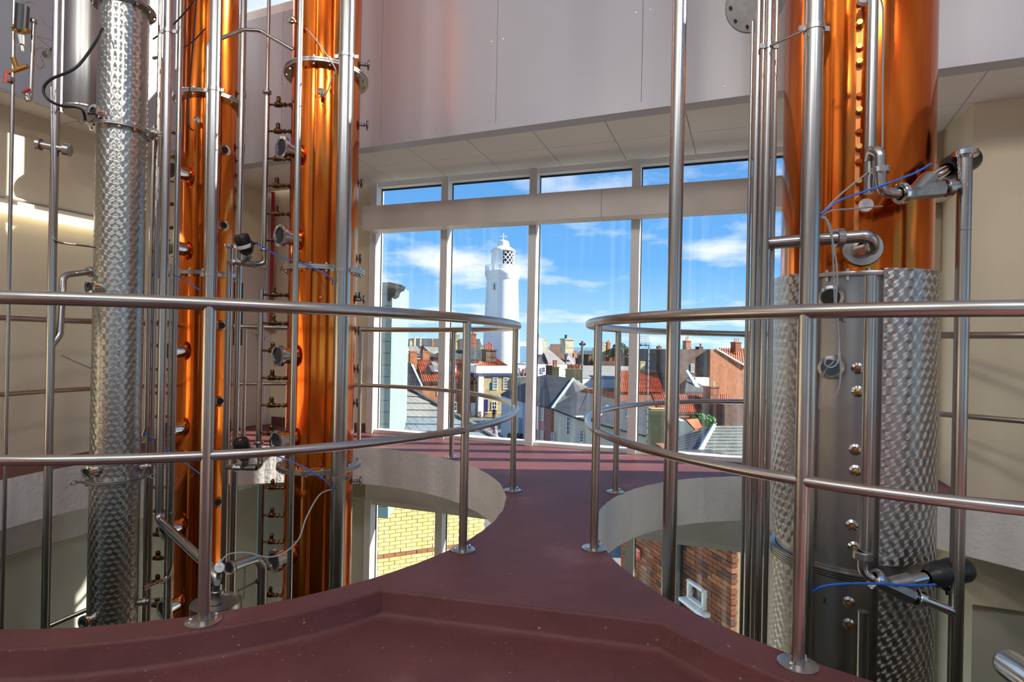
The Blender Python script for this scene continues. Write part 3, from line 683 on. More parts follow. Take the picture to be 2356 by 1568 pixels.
# fittings on the left upright
p2 = at(120, 338, 3.3); tfit = thing('tee_fitting', 'steel tee with two glazed ends on the left upright pipe', 'pipe fitting', p2)
ax = Vector((.93, .25, -.12)).normalized(); m = MB(); m.lathe([(1e-4, -.075), (.034, -.075), (.034, -.055), (.022, -.054), (.022, .06), (.036, .061), (.036, .09), (.03, .092), (1e-4, .092)], p2, ax, 22); b_ = m.build('body', 'steel_plain', tfit)
m = MB(); m.lathe([(1e-4, -.077), (.019, -.077), (.019, -.07)], p2, ax, 18); m.build('lens', 'dark_lens', tfit)
# valves at the top left
vt = thing('control_valve', 'brass control valve with black actuator at the top left', 'valve', at(45, 110, 3.35))
m = MB(); m.cyl(at(48, 72, 3.35), at(52, 14, 3.35), .034, 20); m.build('actuator', 'black_plastic', vt)
m = MB(); m.sphere(at(42, 68, 3.35), .028, 12, (1.3, 1, .7)); m.cyl(at(30, 62, 3.35), at(66, 72, 3.35), .016, 12); m.build('body', 'brass', vt)
m = MB(); m.cyl(at(48, 84, 3.35), at(50, 104, 3.35), .026, 16, .02); m.cyl(at(50, 104, 3.35), at(52, 118, 3.35), .01, 10); m.build('bonnet', 'steel_plain', vt)
side = bent('short steel pipe with a red handled tap hanging at the top left', [(78, 44, 3.4), (70, 232, 3.4)], 11, ends=(0,))
m = MB(); m.cyl(at(70, 212, 3.4), at(52, 214, 3.36), .013, 10); m.cyl(at(60, 212, 3.38), at(66, 232, 3.38), .016, 12); t_ = m.build('tap', 'steel_plain', side[0])
m = MB(); m.tube([at(53, 213, 3.35), at(61, 209, 3.33), at(70, 205, 3.33)], [.006, .009, .007], 8); m.build('handle', 'red_plastic', t_)
tap = thing('ball_valve', 'brass strainer and red lever valve on the leftmost slim pipe', 'valve', at(40, 160, 3.37))
m = MB(); m.cyl(at(20, 168, 3.4), at(64, 152, 3.4), .014, 12); m.cyl(at(40, 160, 3.4), at(30, 132, 3.38), .015, 12); m.build('body', 'brass', tap)
m = MB(); m.cyl(at(18, 186, 3.38), at(30, 182, 3.38), .016, 12); m.build('ball_housing', 'steel_plain', tap); m = MB(); m.tube([at(13, 165, 3.34), at(11, 190, 3.34)], .007, 8); m.build('handle', 'red_plastic', tap)
small = thing('junction_box', 'small grey round junction box beside the left upright pipe', 'junction box', at(112, 124, 3.5)); m = MB(); m.cyl(at(108, 126, 3.5), at(118, 122, 3.46), .026, 16); m.build('body', 'steel_cast', small); m = MB(); m.cyl(at(118, 116, 3.46), at(124, 110, 3.46), .01, 8); m.build('gland', 'black_plastic', small)

# ================================================================== sampling manifolds
def manifold(label, x, yy, Y, ztop, zbot, ys, Xend, wpx, flt=False, capb=False):
    p = at(x, yy, Y); zt, zb = at(x, ztop, Y).z, (at(x, zbot, Y).z if zbot else ZF); r = px_r(wpx, x, Y)
    root = thing('sampling_manifold', label, 'pipe', (p.x, p.y, zb), 'pipes with rows of brass sampling valves')
    m = MB(); m.cyl((p.x, p.y, zb), (p.x, p.y, zt), r, 18)
    m.build('tube', 'steel', root)
    k = (Xend - p.x - r) / .165
    for y in ys:
        W = Matrix.Translation((p.x + r, p.y, at(x + 30, y, Y).z)) @ Matrix.Diagonal((k, 1, 1, 1)); inst('sampling_valve', BV, 'brass_old', root, W)
    return root, p, r, zt, zb
xe2 = X2 - r2
ma = manifold('upper pipe with six brass valves, above the black actuator', 611, 400, 4.0, 222, 575, (241, 302, 365, 427, 492, 553), xe2, 14)
ring_at(ma[0], Vector((ma[1].x, ma[1].y, ma[3] + .03)), (0, 0, 1), ma[2] * .8, .02, k=1.9)
m = MB(); m.lathe([(ma[2], 0), (ma[2] * .7, .03), (ma[2] * .62, .05), (ma[2] * .62, ZR - .03 - ma[3])], (ma[1].x, ma[1].y, ma[3]), n=16); m.build('riser', 'steel', ma[0])
mb_ = manifold('middle pipe with six brass valves, level with the guard rail', 599, 830, 4.0, 666, 1022, (678, 743, 806, 869, 932, 996), xe2, 14)
ring_at(mb_[0], Vector((mb_[1].x, mb_[1].y, mb_[4] + .012)), (0, 0, 1), mb_[2], .022, k=1.7)
manifold('lowest pipe with brass valves, below the deck edge', 600, 1250, 4.0, 1113, None, (1121, 1185, 1246, 1306, 1368, 1428), xe2, 14)
manifold('pipe with brass valves feeding the hidden copper column', 338, 1100, 4.5, 290, None, [306 + 54.3 * i for i in range(21)], X1 - r1, 13)

# ================================================================== actuated angle-seat valves with blue air hoses
def actuator(root, base, tip, r, band=True, knob=True):
    base, tip = Vector(base), Vector(tip); a = (tip - base).normalized(); L = (tip - base).length
    m = MB(); m.lathe([(r * .55, 0), (r * .8, L * .10), (r, L * .22), (r, L * .55), (r * 1.04, L * .60), (r * 1.04, L * .92), (r * .9, L), (1e-4, L)], base, a, 28); o = m.build('actuator', 'black_plastic', root)
    if band:
        m = MB(); m.lathe([(r * 1.005, L * .36), (r * 1.02, L * .38), (r * 1.02, L * .52), (r * 1.005, L * .54)], base, a, 28, a0=-2.4, a1=.6); m.build('band', 'white_plastic', o)
    m = MB(); m.lathe([(r * .2, 0), (r * .2, .004), (1e-4, .006)], tip, a, 12); m.build('indicator', 'chrome', o)
    s = a.cross(Vector((0, 1, 0))).normalized(); s = s if s.x > 0 else -s
    m = MB(); q = base + a * L * .45 + s * r * .9; m.box(q, (r * .6, r * .6, r * .8)); m.cyl(q + s * .01, q + s * r * .85, .006, 8); m.build('air_fitting', 'black_plastic', o)
    return q + s * r * .85
def seat_valve(label, A, B, base, tip, r_pipe, r_act, hoseto, a0=.08):
    A, B, base, tip = [Vector(q) for q in (A, B, base, tip)]; root = thing('actuated_valve', label, 'valve', (min(A.z, B.z) * 0 + (A.x + B.x) / 2, (A.y + B.y) / 2, min(A.z, B.z)))
    d = (B - A).normalized(); L = (B - A).length; m = MB()
    m.lathe([(r_pipe * 1.15, 0), (r_pipe * 1.25, .004), (r_pipe * 1.25, L * .18), (r_pipe * 1.1, L * .22), (r_pipe * 1.15, L * .45), (r_pipe * 1.3, L * .7), (r_pipe * 1.3, L), (1e-4, L)], A, d, 8); mid = A.lerp(B, .35)
    m.cyl(mid, base, r_pipe * 1.1, 16, r_pipe * 1.25); m.build('body', 'steel_cast', root)
    m = MB(); m.cyl(base, base.lerp(tip, a0 + .06), r_pipe * .8, 14); m.build('neck', 'chrome', root)
    ring_at(root, A, d, r_pipe, .022, 'chrome', 'union_nut', 1.6)
    return root, actuator(root, base.lerp(tip, a0), tip, r_act)
# upper left one
Yv = 3.95
r_, h_ = seat_valve('upper black capped valve between capped pipe and valve manifold', at(541, 603, Yv), at(592, 608, Yv), at(573, 588, Yv - .03), at(553, 540, Yv - .10), .018, .050, None)
m = MB(); m.tube(fillet([at(590, 607, Yv), at(608, 606, Yv), Vector((ma[1].x, ma[1].y, ma[4]))], .05), ma[2], 14); m.build('elbow', 'steel', r_); ring_at(r_, Vector((ma[1].x, ma[1].y, ma[4])), (0, 0, 1), ma[2], .016, k=1.6)
m = MB(); m.cyl(at(541, 603, Yv), at(526, 603, 4.1), .017, 12); m.build('inlet', 'steel_plain', r_)
def hose(label, pts, r, mt, name='air_hose', cat='hose'):
    P = [q if isinstance(q, Vector) else at(*q) for q in pts]; m = MB(); m.tube(smooth_path(P, 8), r, 8); return m.build(name, mt, None, label=label, cat=cat)
hose('blue air hose running right from the upper black capped valve', [h_, (640, 588, 3.72), (690, 604, 3.6), (730, 620, 3.5), (762, 640, 3.5), (765, 655, 3.52)], .0042, 'blue_hose')
r_, h2_ = seat_valve('lower black capped valve behind the left guard rail', at(541, 1075, Yv), at(590, 1075, Yv), at(566, 1060, Yv - .02), at(553, 1012, Yv - .1), .018, .050, None)
m = MB(); m.cyl(at(541, 1075, Yv), at(522, 1074, 4.1), .017, 12); m.build('inlet', 'steel_plain', r_)
m = MB(); m.tube(fillet([at(588, 1076, Yv), at(600, 1068, 4.0), Vector((mb_[1].x, mb_[1].y, mb_[4]))], .04), mb_[2], 12); m.build('elbow', 'steel', r_)
hose('blue air hose running right from the lower black capped valve', [h2_, (640, 1050, 3.6), (680, 1065, 3.5), (720, 1085, 3.45), (752, 1108, 3.45), (766, 1126, 3.5)], .0042, 'blue_hose')
hose('short blue hose crossing the hidden copper column', [(398, 632, 3.8), (430, 645, 3.75), (460, 668, 3.7)], .0035, 'blue_hose')
hose('short blue hose low on the hidden copper column', [(330, 994, 3.6), (380, 1030, 3.7), (445, 1078, 3.65), (460, 1090, 3.6)], .0035, 'blue_hose')
# cables
hose('grey cable looping from the thick pipe down to the drum gauge', [(766, 1124, 3.5), (735, 1138, 3.42), (705, 1190, 3.3), (688, 1238, 3.2), (655, 1270, 3.1), (615, 1281, 3.05), (570, 1271, 3.0), (530, 1273, 2.96), (513, 1285, 2.93), (507, 1296, 2.92)], .0042, 'grey_cable', 'cable', 'cable')
hose('grey cable hanging from the probe near the top of the window column', [(735, 224, 3.72), (752, 212, 3.62), (764, 178, 3.58), (772, 160, 3.6), (740, 110, 3.7), (706, 66, 3.78), (700, 60, 3.8)], .004, 'grey_cable', 'cable', 'cable')
hose('thick black cable looping off the slender steel column to its upper gauge', [(236, 66, 3.42), (218, 100, 3.3), (175, 155, 3.22), (118, 182, 3.2), (100, 205, 3.2), (110, 228, 3.2), (140, 243, 3.25), (180, 248, 3.35), (192, 258, 3.42), (197, 280, 3.45)], .0075, 'black_cable', 'cable', 'cable')
hose('black cable hanging straight down the hidden copper column', [(452, 0, 4.1), (444, 100, 4.1), (437, 190, 4.12), (433, 260, 4.12), (436, 292, 4.12), (445, 300, 4.15)], .0055, 'black_cable', 'cable', 'cable')
hose('upper black cable slung from steel column across to the thick pipe', [(352, 90, 3.9), (395, 60, 3.85), (440, 10, 3.8), (452, -20, 3.8)], .005, 'black_cable', 'cable', 'cable')
hose('lower black cable slung across the copper to the thick pipe', [(422, 110, 4.1), (445, 94, 4.1), (472, 66, 4.0)], .004, 'black_cable', 'cable', 'cable')
hose('thin grey wire from the left upright to the slender steel column', [(140, 816, 3.32), (165, 828, 3.4), (212, 848, 3.55)], .0038, 'grey_cable', 'cable', 'cable')
# ---- drum with gauge by the left post
YD = 2.95; pD = at(497, 1398, YD); dr = thing('lidded_drum', 'flat lidded steel drum just beyond the left guard rail post', 'drum', (pD.x, pD.y, ZF)); rD = px_r(122, 497, YD)
zD = at(497, 1386, YD).z
m = MB(); m.lathe([(rD, ZF), (rD, zD - .01), (rD * 1.01, zD - .005), (rD * 1.01, zD + .006), (rD * .98, zD + .006), (rD * .97, zD - .004), (1e-4, zD - .002)], (pD.x, pD.y, 0), n=44); m.build('shell', 'steel_plain', dr)
m = MB(); m.lathe([(.032, 0), (.032, .05), (.040, .052), (.040, .066), (.030, .068), (.030, .1)], (pD.x, pD.y, zD), n=24); m.build('inlet', 'steel', dr)
g0 = at(505, 1318, YD - .05); ga = thing('drum_gauge', 'small white faced gauge on the bent pipe above the drum', 'gauge', g0 - Vector((0, 0, .05)))
c_ = at(505, 1306, YD - .06); fx = (Vector((0, 0, EYE)) - c_).normalized()
m = MB(); m.lathe([(1e-4, -.018), (.024, -.016), (.027, 0), (.026, .012), (.023, .013), (1e-4, .0125)], c_, fx, 24); m.build('case', 'steel_plain', ga)
m = MB(); m.lathe([(.022, .0135), (.021, .0145), (1e-4, .0145)], c_, fx, 24); fc = m.build('face', 'white_plastic', ga)
m = MB(); up = Vector((0, 0, 1)); rt = fx.cross(up).normalized() * -1
for du, dv in ((-.004, .005), (.005, .006), (-.005, -.005), (.005, -.005)): m.box(c_ + fx * .0148 + rt * du + up * dv, (.006, .0006, .002))
m.build('numerals', 'ink', fc); m = MB(); m.cyl(c_ + up * .024, c_ + up * .045, .008, 10, .006); m.build('gland', 'white_plastic', ga); m = MB(); m.cyl(c_ - up * .024, c_ - up * .05 - fx * .02, .012, 10); m.build('stem', 'steel_cast', ga)
od = bent('open ended steel spout curving up beside the lowest valve pipe', [(527, 1306, 3.15), (590, 1282, 3.35), (604, 1300, 3.4), (600, 1480, 3.42)], 26, .07)
d0 = (od[1][1] - od[1][0]).normalized(); m = MB(); m.lathe([(od[2] * .82, .06), (od[2] * .86, -.003), (od[2] * 1.25, -.006), (od[2] * 1.3, 0), (od[2] * 1.3, .018), (od[2], .03)], od[1][0], d0, 24); m.build('lip', 'steel_plain', od[0])
m = MB(); m.lathe([(1e-4, -.0005), (od[2] * .84, -.0005)], od[1][0], d0, 24); m.build('mouth_shade', 'black_rubber', od[0])  # black disc stands for the shade inside the open end
ring_at(od[0], at(601, 1335, 3.41), (0, 0, 1), od[2], .016, 'black_rubber', 'clamp_ring', 1.2)
m = MB(); m.cyl(at(590, 1337, 3.41), at(548, 1358, 3.3), .006, 8); m.build('strut', 'steel_cast', od[0])
ch = MB()
for i in range(16):
    c = at(563 - i * .1, 1305 + i * 4.6, 3.28); a = i % 2 * pi / 2
    ch.tube([c + Vector((cos(a) * .005 * cos(t), sin(a) * .005 * cos(t), .009 * sin(t))) for t in [2 * pi * k / 8 for k in range(8)]], .0014, 5, closed=True)
ch.build('chain', 'steel_cast', None, label='thin chain hanging below the open ended spout', cat='chain')
hose('thin orange wire dangling behind the left upright at the top', [(54, 6, 3.55), (80, 8, 3.55), (88, 30, 3.55), (105, 55, 3.55), (121, 68, 3.5), (124, 92, 3.5), (100, 88, 3.5), (86, 84, 3.5), (112, 108, 3.5)], .0018, 'copper_dark', 'wire', 'wire')
hose('looped orange wire hanging below the round junction box', [(110, 112, 3.5), (84, 112, 3.5), (82, 140, 3.5), (90, 158, 3.5), (101, 148, 3.5), (92, 128, 3.5)], .0018, 'copper_dark', 'wire', 'wire')
# ================================================================== the wide column on the right
YR = 3.1; XR = at(1964, 520, YR).x; rR = px_r(352, 1964, YR); rJ = px_r(384, 1971, YR); vR = atan2(-YR, -XR)
zJ = at(1967, 632, YR - .36).z; zM0, zM1 = at(1960, 1300, YR - .39).z, at(1960, 1352, YR - .39).z
rc = thing('copper_column', 'wide copper still column rising from a swirl finished steel jacket', 'still column', (XR, YR, ZF))
m = MB(); m.lathe([(rR, zJ + (ZR - .05 - zJ) * i / 14) for i in range(15)], (XR, YR, 0), n=96, uvr=rR); m.build('copper_shell', 'copper', rc)
m = MB(); m.lathe([(rR - .004, ZF), (rR - .004, zM0), (rR - .004, zJ)], (XR, YR, 0), n=96, uvr=rR); sh = m.build('steel_shell', 'steel_plain', rc)
aj0, aj1 = vR + radians(19.5), vR + radians(360 - 24.5)
for z0, z1 in ((zM1, ZF), (zJ + .034, zM0)):
    lo, hi = min(z0, z1), max(z0, z1)
    m = MB(); m.lathe([(rJ, lo + (hi - lo) * i / 6) for i in range(7)], (XR, YR, 0), n=90, uvr=rJ, a0=aj0, a1=aj1)
    m.lathe([(rJ - .03, hi), (rJ, hi)], (XR, YR, 0), n=60, a0=aj0, a1=aj1)
    j = m.build('jacket', 'turned_steel', rc)
    m = MB()
    for a in (aj0, aj1):
        p = Vector((XR + (rJ - .018) * cos(a), YR + (rJ - .018) * sin(a), (lo + hi) / 2)); m.box(p, (.036, .004, hi - lo), a)
    m.build('jacket_return', 'steel_plain', j)
    m = MB(); k = int((hi - lo) / .14)
    for i in range(k):
        for a in (aj0 + .03,):
            d = Vector((cos(a), sin(a), 0)); m.lathe([(.007, 0), (.007, .003), (.003, .0035), (1e-4, .002)], Vector((XR, YR, lo + .06 + i * (hi - lo - .1) / max(1, k - 1))) + d * rJ, d, 8)
    m.build('screws', 'steel_cast', j, kind='stuff')
m = MB(); m.lathe([(rR - .01, zJ), (rR + .024, zJ), (rR + .026, zJ + .004), (rR + .026, zJ + .02), (rR + .024, zJ + .024), (rR - .01, zJ + .024)], (XR, YR, 0), n=80); fl_ = m.build('flange', 'steel_plain', rc)
bolts_ring(XR, YR, zJ - .02, zJ + .036, rR + .013, 26, .008).build('bolts', 'chrome', fl_, kind='stuff')
m = MB(); zz = zM1
for i in range(4): m.lathe([(rR, zz + .012 * i), (rR + .028, zz + .012 * i + .001), (rR + .028, zz + .012 * i + .009), (rR, zz + .012 * i + .01)], (XR, YR, 0), n=80)
m.build('gasket_rings', 'steel_plain', rc)
def shell_pt(x, y, r=rR - .004):      # point on the column facing the viewer under pixel (x, y)
    d = ray(x, y); a = d.x * d.x + d.y * d.y; b = -2 * (d.x * XR + d.y * YR); c = XR * XR + YR * YR - r * r
    t = (-b - math.sqrt(max(0, b * b - 4 * a * c))) / (2 * a); P = Vector((0, 0, EYE)) + d * t; return P, Vector((P.x - XR, P.y - YR, 0)).normalized()
for x, y, mt in ((1977, 718, 'brass'), (1973, 900, 'brass'), (1968, 1082, 'brass'), (1965, 1258, 'rusty'), (1953, 1435, 'rusty'), (1973, 847, 'rusty'), (1967, 1034, 'rusty'), (1960, 1208, 'rusty'), (1953, 1385, 'rusty')):
    P, N_ = shell_pt(x, y); m = MB(); m.lathe([(.028, 0), (.022, .003), (.016, .006), (.016, .012)], P, N_, 18); n_ = m.build('nozzle', 'chrome', rc)
    m = MB(); m.lathe([(.014, .01), (.015, .03), (.010, .032), (1e-4, .033)], P, N_, 6); m.build('plug', mt, n_)
for y in (686, 845):
    P, N_ = shell_pt(1919, y); W = frame(P - N_ * .045, N_) @ Matrix.Diagonal((.8, .8, 1, 1)); o = inst('sight_glass', SG_body, 'chrome', rc, W); inst('lens', SG_lens, 'dark_lens', o, W)
for i, y in enumerate((10, 60, 112, 148, 222, 258, 305, 342, 374, 420, 462)):
    P, N_ = shell_pt(1978 - i * .3, y, rR); m = MB(); m.sphere(P + N_ * .008, .017, 10); m.cyl(P, P + N_ * .03, .011, 8); b_ = m.build('boss', 'copper_dark' if i % 2 else 'copper', rc)
    if i % 2: m = MB(); m.cyl(P + N_ * .03, P + N_ * .045, .014, 6); m.build('plug', 'brass', b_)
P, N_ = shell_pt(1975, 240, rR); m = MB(); m.box((P + N_ * .002), (.02, .006, 1.6), atan2(N_.y, N_.x) + pi / 2); m.build('seam_strip', 'copper_dark', rc)
for y, q in ((482, 1.25), (18, 1.3)):
    P, N_ = shell_pt(1986, y, rR); probe(rc, P, N_, q, 'white_plastic')
def text_part(s, P, N_, size, parent, mt='ink'):
    cu = bpy.data.curves.new('text', 'FONT'); cu.body = s; cu.size = size; cu.extrude = .0006; cu.align_x = 'CENTER'; cu.align_y = 'CENTER'
    tmp = bpy.data.objects.new('tmp', cu); COL.objects.link(tmp); bpy.context.view_layer.update()
    me = bpy.data.meshes.new_from_object(tmp.evaluated_get(bpy.context.evaluated_depsgraph_get())); bpy.data.objects.remove(tmp)
    me.materials.clear(); z = Vector(N_).normalized(); x = Vector((0, 0, 1)).cross(z).normalized(); y = z.cross(x)
    W = Matrix((x, y, z)).transposed().to_4x4(); W.translation = Vector(P) + z * .0012; return inst('lettering', me, mt, parent, W)
P, N_ = shell_pt(1938, 735); text_part('4.', P, N_, .045, sh); P, N_ = shell_pt(1899, 1382); text_part('3.', P, N_, .045, sh)
# pipework round it
YP = 2.62
vpipe('free standing steel pipe in front of the window right of centre', 1549, 784, 33, 2.7, clamps=())
vpipe('leftmost thin pipe of the bunch beside the wide column', 1717, 829, 9, 2.78, 50)
vpipe('second pipe of the bunch beside the wide column', 1730, 829, 15, 2.70)
vpipe('middle thin pipe of the bunch beside the wide column', 1742, 829, 9, 2.80)
vpipe('thick fourth pipe of the bunch beside the wide column', 1755, 829, 18, 2.66, clamps=(106,))
vpipe('rightmost pipe of the bunch beside the wide column', 1771, 829, 13, 2.74)
pk = vpipe('thickest steel pipe, in front of the wide copper column', 1866, 420, 47, 2.52, clamps=(66,))
bf = thing('blind_flange', 'dark round bolted flange at the top of the pipe bunch', 'pipe fitting', at(1722, 62, 2.78)); c_ = at(1737, 6, 2.84)
m = MB(); m.lathe([(1e-4, 0), (.136, 0), (.140, .004), (.140, .018), (.136, .022), (1e-4, .022)], c_, (-.5, -.82, -.25), 40); b_ = m.build('disc', 'steel_cast', bf)
m = MB(); q = Vector((-.5, -.82, -.25)).to_track_quat('Z', 'Y').to_matrix()
for i in range(10): m.cyl(c_ + q @ Vector((.112 * cos(i * .628), .112 * sin(i * .628), .018)), c_ + q @ Vector((.112 * cos(i * .628), .112 * sin(i * .628), .034)), .008, 6)
m.build('bolts', 'black_rubber', b_, kind='stuff')
m = MB(); m.cyl(at(1772, 105, 2.62), at(1846, 72, 2.50), .0055, 10); rd = m.build('tie_rod', 'steel', None, label='thin rod bracing the pipe bunch to the thickest pipe', cat='rod')
tp = vpipe('steel pipe running down the copper face of the wide column', 2003, 300, 27, YP, None, 445)
lp_, pq, rq = vpipe('steel pipe running down the gap in the swirl finished jacket', 1999, 829, 29, YP, 634, 1285)
ring_at(lp_, at(1985, 1276, YP), (0, 0, 1), rq, .035, 'steel_plain', 'union_nut', 1.7)
vpipe('short capped pipe low in front of the swirl finished jacket', 1985, 1480, 27, YP + .02, 1405)
dp, pd_, rd_ = vpipe('upright pipe with a capped top at the far right', 2212, 784, 37, 2.58, 346, cap=True)
m = MB(); zz = at(2216, 530, 2.58).z; m.lathe([(rd_, -.002), (rd_ + .0012, 0), (rd_, .002)], (pd_.x, pd_.y, zz), n=24); m.build('weld', 'steel_plain', dp)
# upper valve assembly
sb = bent('curled steel elbow below the top pipe of the wide column', [(2001, 366, YP), (2006, 343, YP - .05), (2024, 352, YP - .08), (2026, 405, YP - .08), (2030, 442, YP - .08), (2078, 446, YP - .08)], 28, .045)
ring_at(sb[0], at(2026, 392, YP - .08), (0, 0, 1), sb[2], .026, 'chrome', 'union_nut', 1.6)
r_, hq = seat_valve('cast steel valve with black actuator at the upper right', at(2074, 445, YP - .08), at(2164, 434, YP - .06), at(2138, 410, YP - .05), at(2232, 364, YP + .10), .030, .056, None, .42)
m = MB(); m.cyl(at(2160, 434, YP - .06), at(2200, 428, 2.58), .024, 16); m.build('outlet', 'steel_plain', r_); ring_at(r_, at(2181, 431, YP - .05), ray(2200, 428) - ray(2160, 434), .028, .03, 'steel_plain', 'outlet_nut', 1.5)
# lower valve assembly
sb2 = bent('steel elbow under the union at the foot of the jacket pipe', [(1986, 1270, YP), (1984, 1318, YP), (2024, 1338, YP - .03)], 27, .06)
r_, hq2 = seat_valve('cast steel valve with black actuator low on the wide column', at(2014, 1332, YP - .03), at(2098, 1370, YP - .05), at(2092, 1336, YP - .03), at(2222, 1306, YP + .02), .030, .058, None, .30)
m = MB(); m.cyl(at(2094, 1368, YP - .05), at(2196, 1408, 2.58), .022, 16); m.build('outlet', 'chrome', r_); ring_at(r_, at(2112, 1376, YP - .05), at(2180, 1402, 2.58) - at(2094, 1368, YP - .05), .025, .035, 'chrome', 'outlet_nut', 1.6)
# side inlet
iv = bent('steel inlet pipe entering the wide column from the left', [(1760, 560, 2.72), (1880, 550, 2.62), (2002, 542, 2.52), (2008, 572, 2.56), (1975, 578, 2.74)], 31, .06)
ring_at(iv[0], at(1929, 547, 2.58), (1, 0, .02), iv[2], .034, 'steel_plain', 'union_nut', 1.45)
P, N_ = shell_pt(1984, 572, rR); m = MB(); m.lathe([(.03, 0), (.085, .0), (.088, .004), (.088, .02), (.084, .026), (.05, .028), (.045, .05), (.03, .055)], P, N_, 32); m.build('mounting_flange', 'steel_plain', iv[0])
# hoses and cables
hose('blue air hose from the pipe clamp to the upper right actuator', [(1888, 492, 2.50), (1930, 462, 2.50), (1990, 440, 2.5), (2060, 415, 2.48), (2110, 395, 2.48), (2142, 376, 2.5)], .0046, 'blue_hose')
hose('blue air hose from the thickest right pipe to the low actuator', [(1866, 1362, 2.5), (1895, 1348, 2.46), (1945, 1342, 2.45), (2020, 1342, 2.46), (2090, 1346, 2.48), (2152, 1344, 2.52)], .0052, 'blue_hose')
hose('grey cable rising from the pipe clamp towards the curled elbow', [(1888, 494, 2.51), (1925, 455, 2.52), (1960, 425, 2.55), (1998, 396, 2.6)], .0036, 'grey_cable', 'cable', 'cable')
hose('grey cable from the pipe clamp across the white probe cap', [(1888, 496, 2.51), (1915, 484, 2.52), (1960, 480, 2.58), (2030, 474, 2.68)], .0036, 'grey_cable', 'cable', 'cable')
hose('grey cable hanging down in front of the plain steel panel', [(1889, 497, 2.51), (1900, 502, 2.52), (1913, 530, 2.54), (1917, 600, 2.56), (1921, 700, 2.58), (1930, 790, 2.6), (1934, 850, 2.6), (1930, 890, 2.6), (1914, 930, 2.62)], .0038, 'grey_cable', 'cable', 'cable')
hose('thin grey cable looped over the jacket sight glass', [(1889, 499, 2.50), (1905, 515, 2.5), (1925, 610, 2.52), (1924, 700, 2.54), (1930, 780, 2.56), (1928, 830, 2.54), (1912, 845, 2.54), (1898, 838, 2.54), (1902, 826, 2.54), (1918, 830, 2.54), (1900, 850, 2.56), (1888, 880, 2.58), (1884, 940, 2.6)], .0036, 'grey_cable', 'cable', 'cable')
hose('grey cable running down beside the top pipe of the wide column', [(2015, -10, 2.66), (2029, 5, 2.66), (2032, 60, 2.66), (2030, 200, 2.66), (2030, 330, 2.66), (2026, 345, 2.66)], .0042, 'grey_cable', 'cable', 'cable')
ch = MB()
for i in range(14):
    c = at(2204 + i * .4 + (i > 10) * (i - 10) * 5, 352 + i * 5.6, 2.52); a = i % 2 * pi / 2
    ch.tube([c + Vector((cos(a) * .005 * cos(t), sin(a) * .005 * cos(t), .009 * sin(t))) for t in [2 * pi * k / 8 for k in range(8)]], .0014, 5, closed=True)
ch.build('chain', 'chrome', None, label='thin chain hanging from the cap of the far right pipe', cat='chain')
# polished stair handrail at the bottom right corner
hp = [at(2328, 1532, 1.30), at(2420, 1596, 1.16), at(2560, 1690, 1.0)]; rh = .034
hr_ = thing('stair_handrail', 'polished chrome handrail end at the bottom right corner', 'handrail', (hp[1].x, hp[1].y, FLOORZ))
d = (hp[0] - hp[1]).normalized(); m = MB(); pts = [hp[2], hp[1], hp[0]]; rads = [rh, rh, rh]
for k in range(1, 7): a = k * pi / 12; pts.append(hp[0] + d * rh * sin(a)); rads.append(max(.0015, rh * cos(a)))
m.tube(pts, rads, 24); m.build('rail', 'chrome', hr_)
m = MB(); m.cyl((hp[1].x, hp[1].y, FLOORZ), (hp[1].x, hp[1].y, hp[1].z), .018, 16); m.build('post', 'steel_rail', hr_)

# ================================================================== wall fittings
def lw(x, y, off=0.0):
    nrm = Vector((LWD.y, -LWD.x)); A = LW0 + nrm * off; B = CORNER + nrm * off; return on_v(x, y, A, B)
a_, b_ = lw(-90, 469, .04), lw(236, 520, .04); zL = (lw(30, 490, .04).z + lw(210, 515, .04).z) / 2
st_ = thing('strip_light', 'long fluorescent strip light glowing on the left wall', 'lamp', ((a_.x + b_.x) / 2, (a_.y + b_.y) / 2, zL - .03))
dl = Vector((b_.x - a_.x, b_.y - a_.y)); c_ = (a_ + b_) / 2; rz = atan2(dl.y, dl.x); nL = Vector((LWD.y, -LWD.x))
m = MB(); m.box((c_.x, c_.y, zL + .055), (dl.length, .07, .03), rz); m.build('housing', 'beam_cover', st_, False)
m = MB(); m.tube([Vector((a_.x + nL.x * .03, a_.y + nL.y * .03, zL)), Vector((b_.x + nL.x * .03, b_.y + nL.y * .03, zL))], .034, 16); m.build('diffuser', 'tube_light', st_)
a2, b2 = lw(-60, 448, .012), lw(240, 488, .012); zz = (lw(20, 458, .012).z + lw(200, 486, .012).z) / 2
m = MB(); m.tube([Vector((a2.x, a2.y, zz)), Vector((b2.x, b2.y, zz))], .010, 8); m.build('conduit', 'beam_cover', None, label='painted cable conduit above the strip light on the left wall', cat='conduit')
# door beside the far left corner
t0 = (Vector(lw(606, 800)[:2]) - CORNER).dot(LWD); dr_ = struct_root('door_1', (*(CORNER + LWD * (t0 - .45)), 0))
def lbox(mb, s0, s1, z0, z1, d0, d1):
    nrm = Vector((LWD.y, -LWD.x)); c = CORNER + LWD * ((s0 + s1) / 2) + nrm * ((d0 + d1) / 2); mb.box((c.x, c.y, (z0 + z1) / 2), (s1 - s0, d1 - d0, z1 - z0), atan2(LWD.y, LWD.x)); return mb
s1 = t0; s0 = t0 - 1.0; zd = lw(590, 614).z
for q in ((s0 - .07, s0, 0, zd + .07), (s1, s1 + .07, 0, zd + .07), (s0, s1, zd, zd + .07)): m = MB(); lbox(m, *q, 0, .035); m.build('frame', 'white_frame', dr_, False)
m = MB(); lbox(m, s0, s1, .01, zd, 0, .02); m.build('leaf', 'beam_cover', dr_, False)
m = MB(); lbox(m, s1 - .55, s1 - .32, .9, zd - .2, .02, .025); m.build('vision_panel', 'dark_lens', dr_, False)
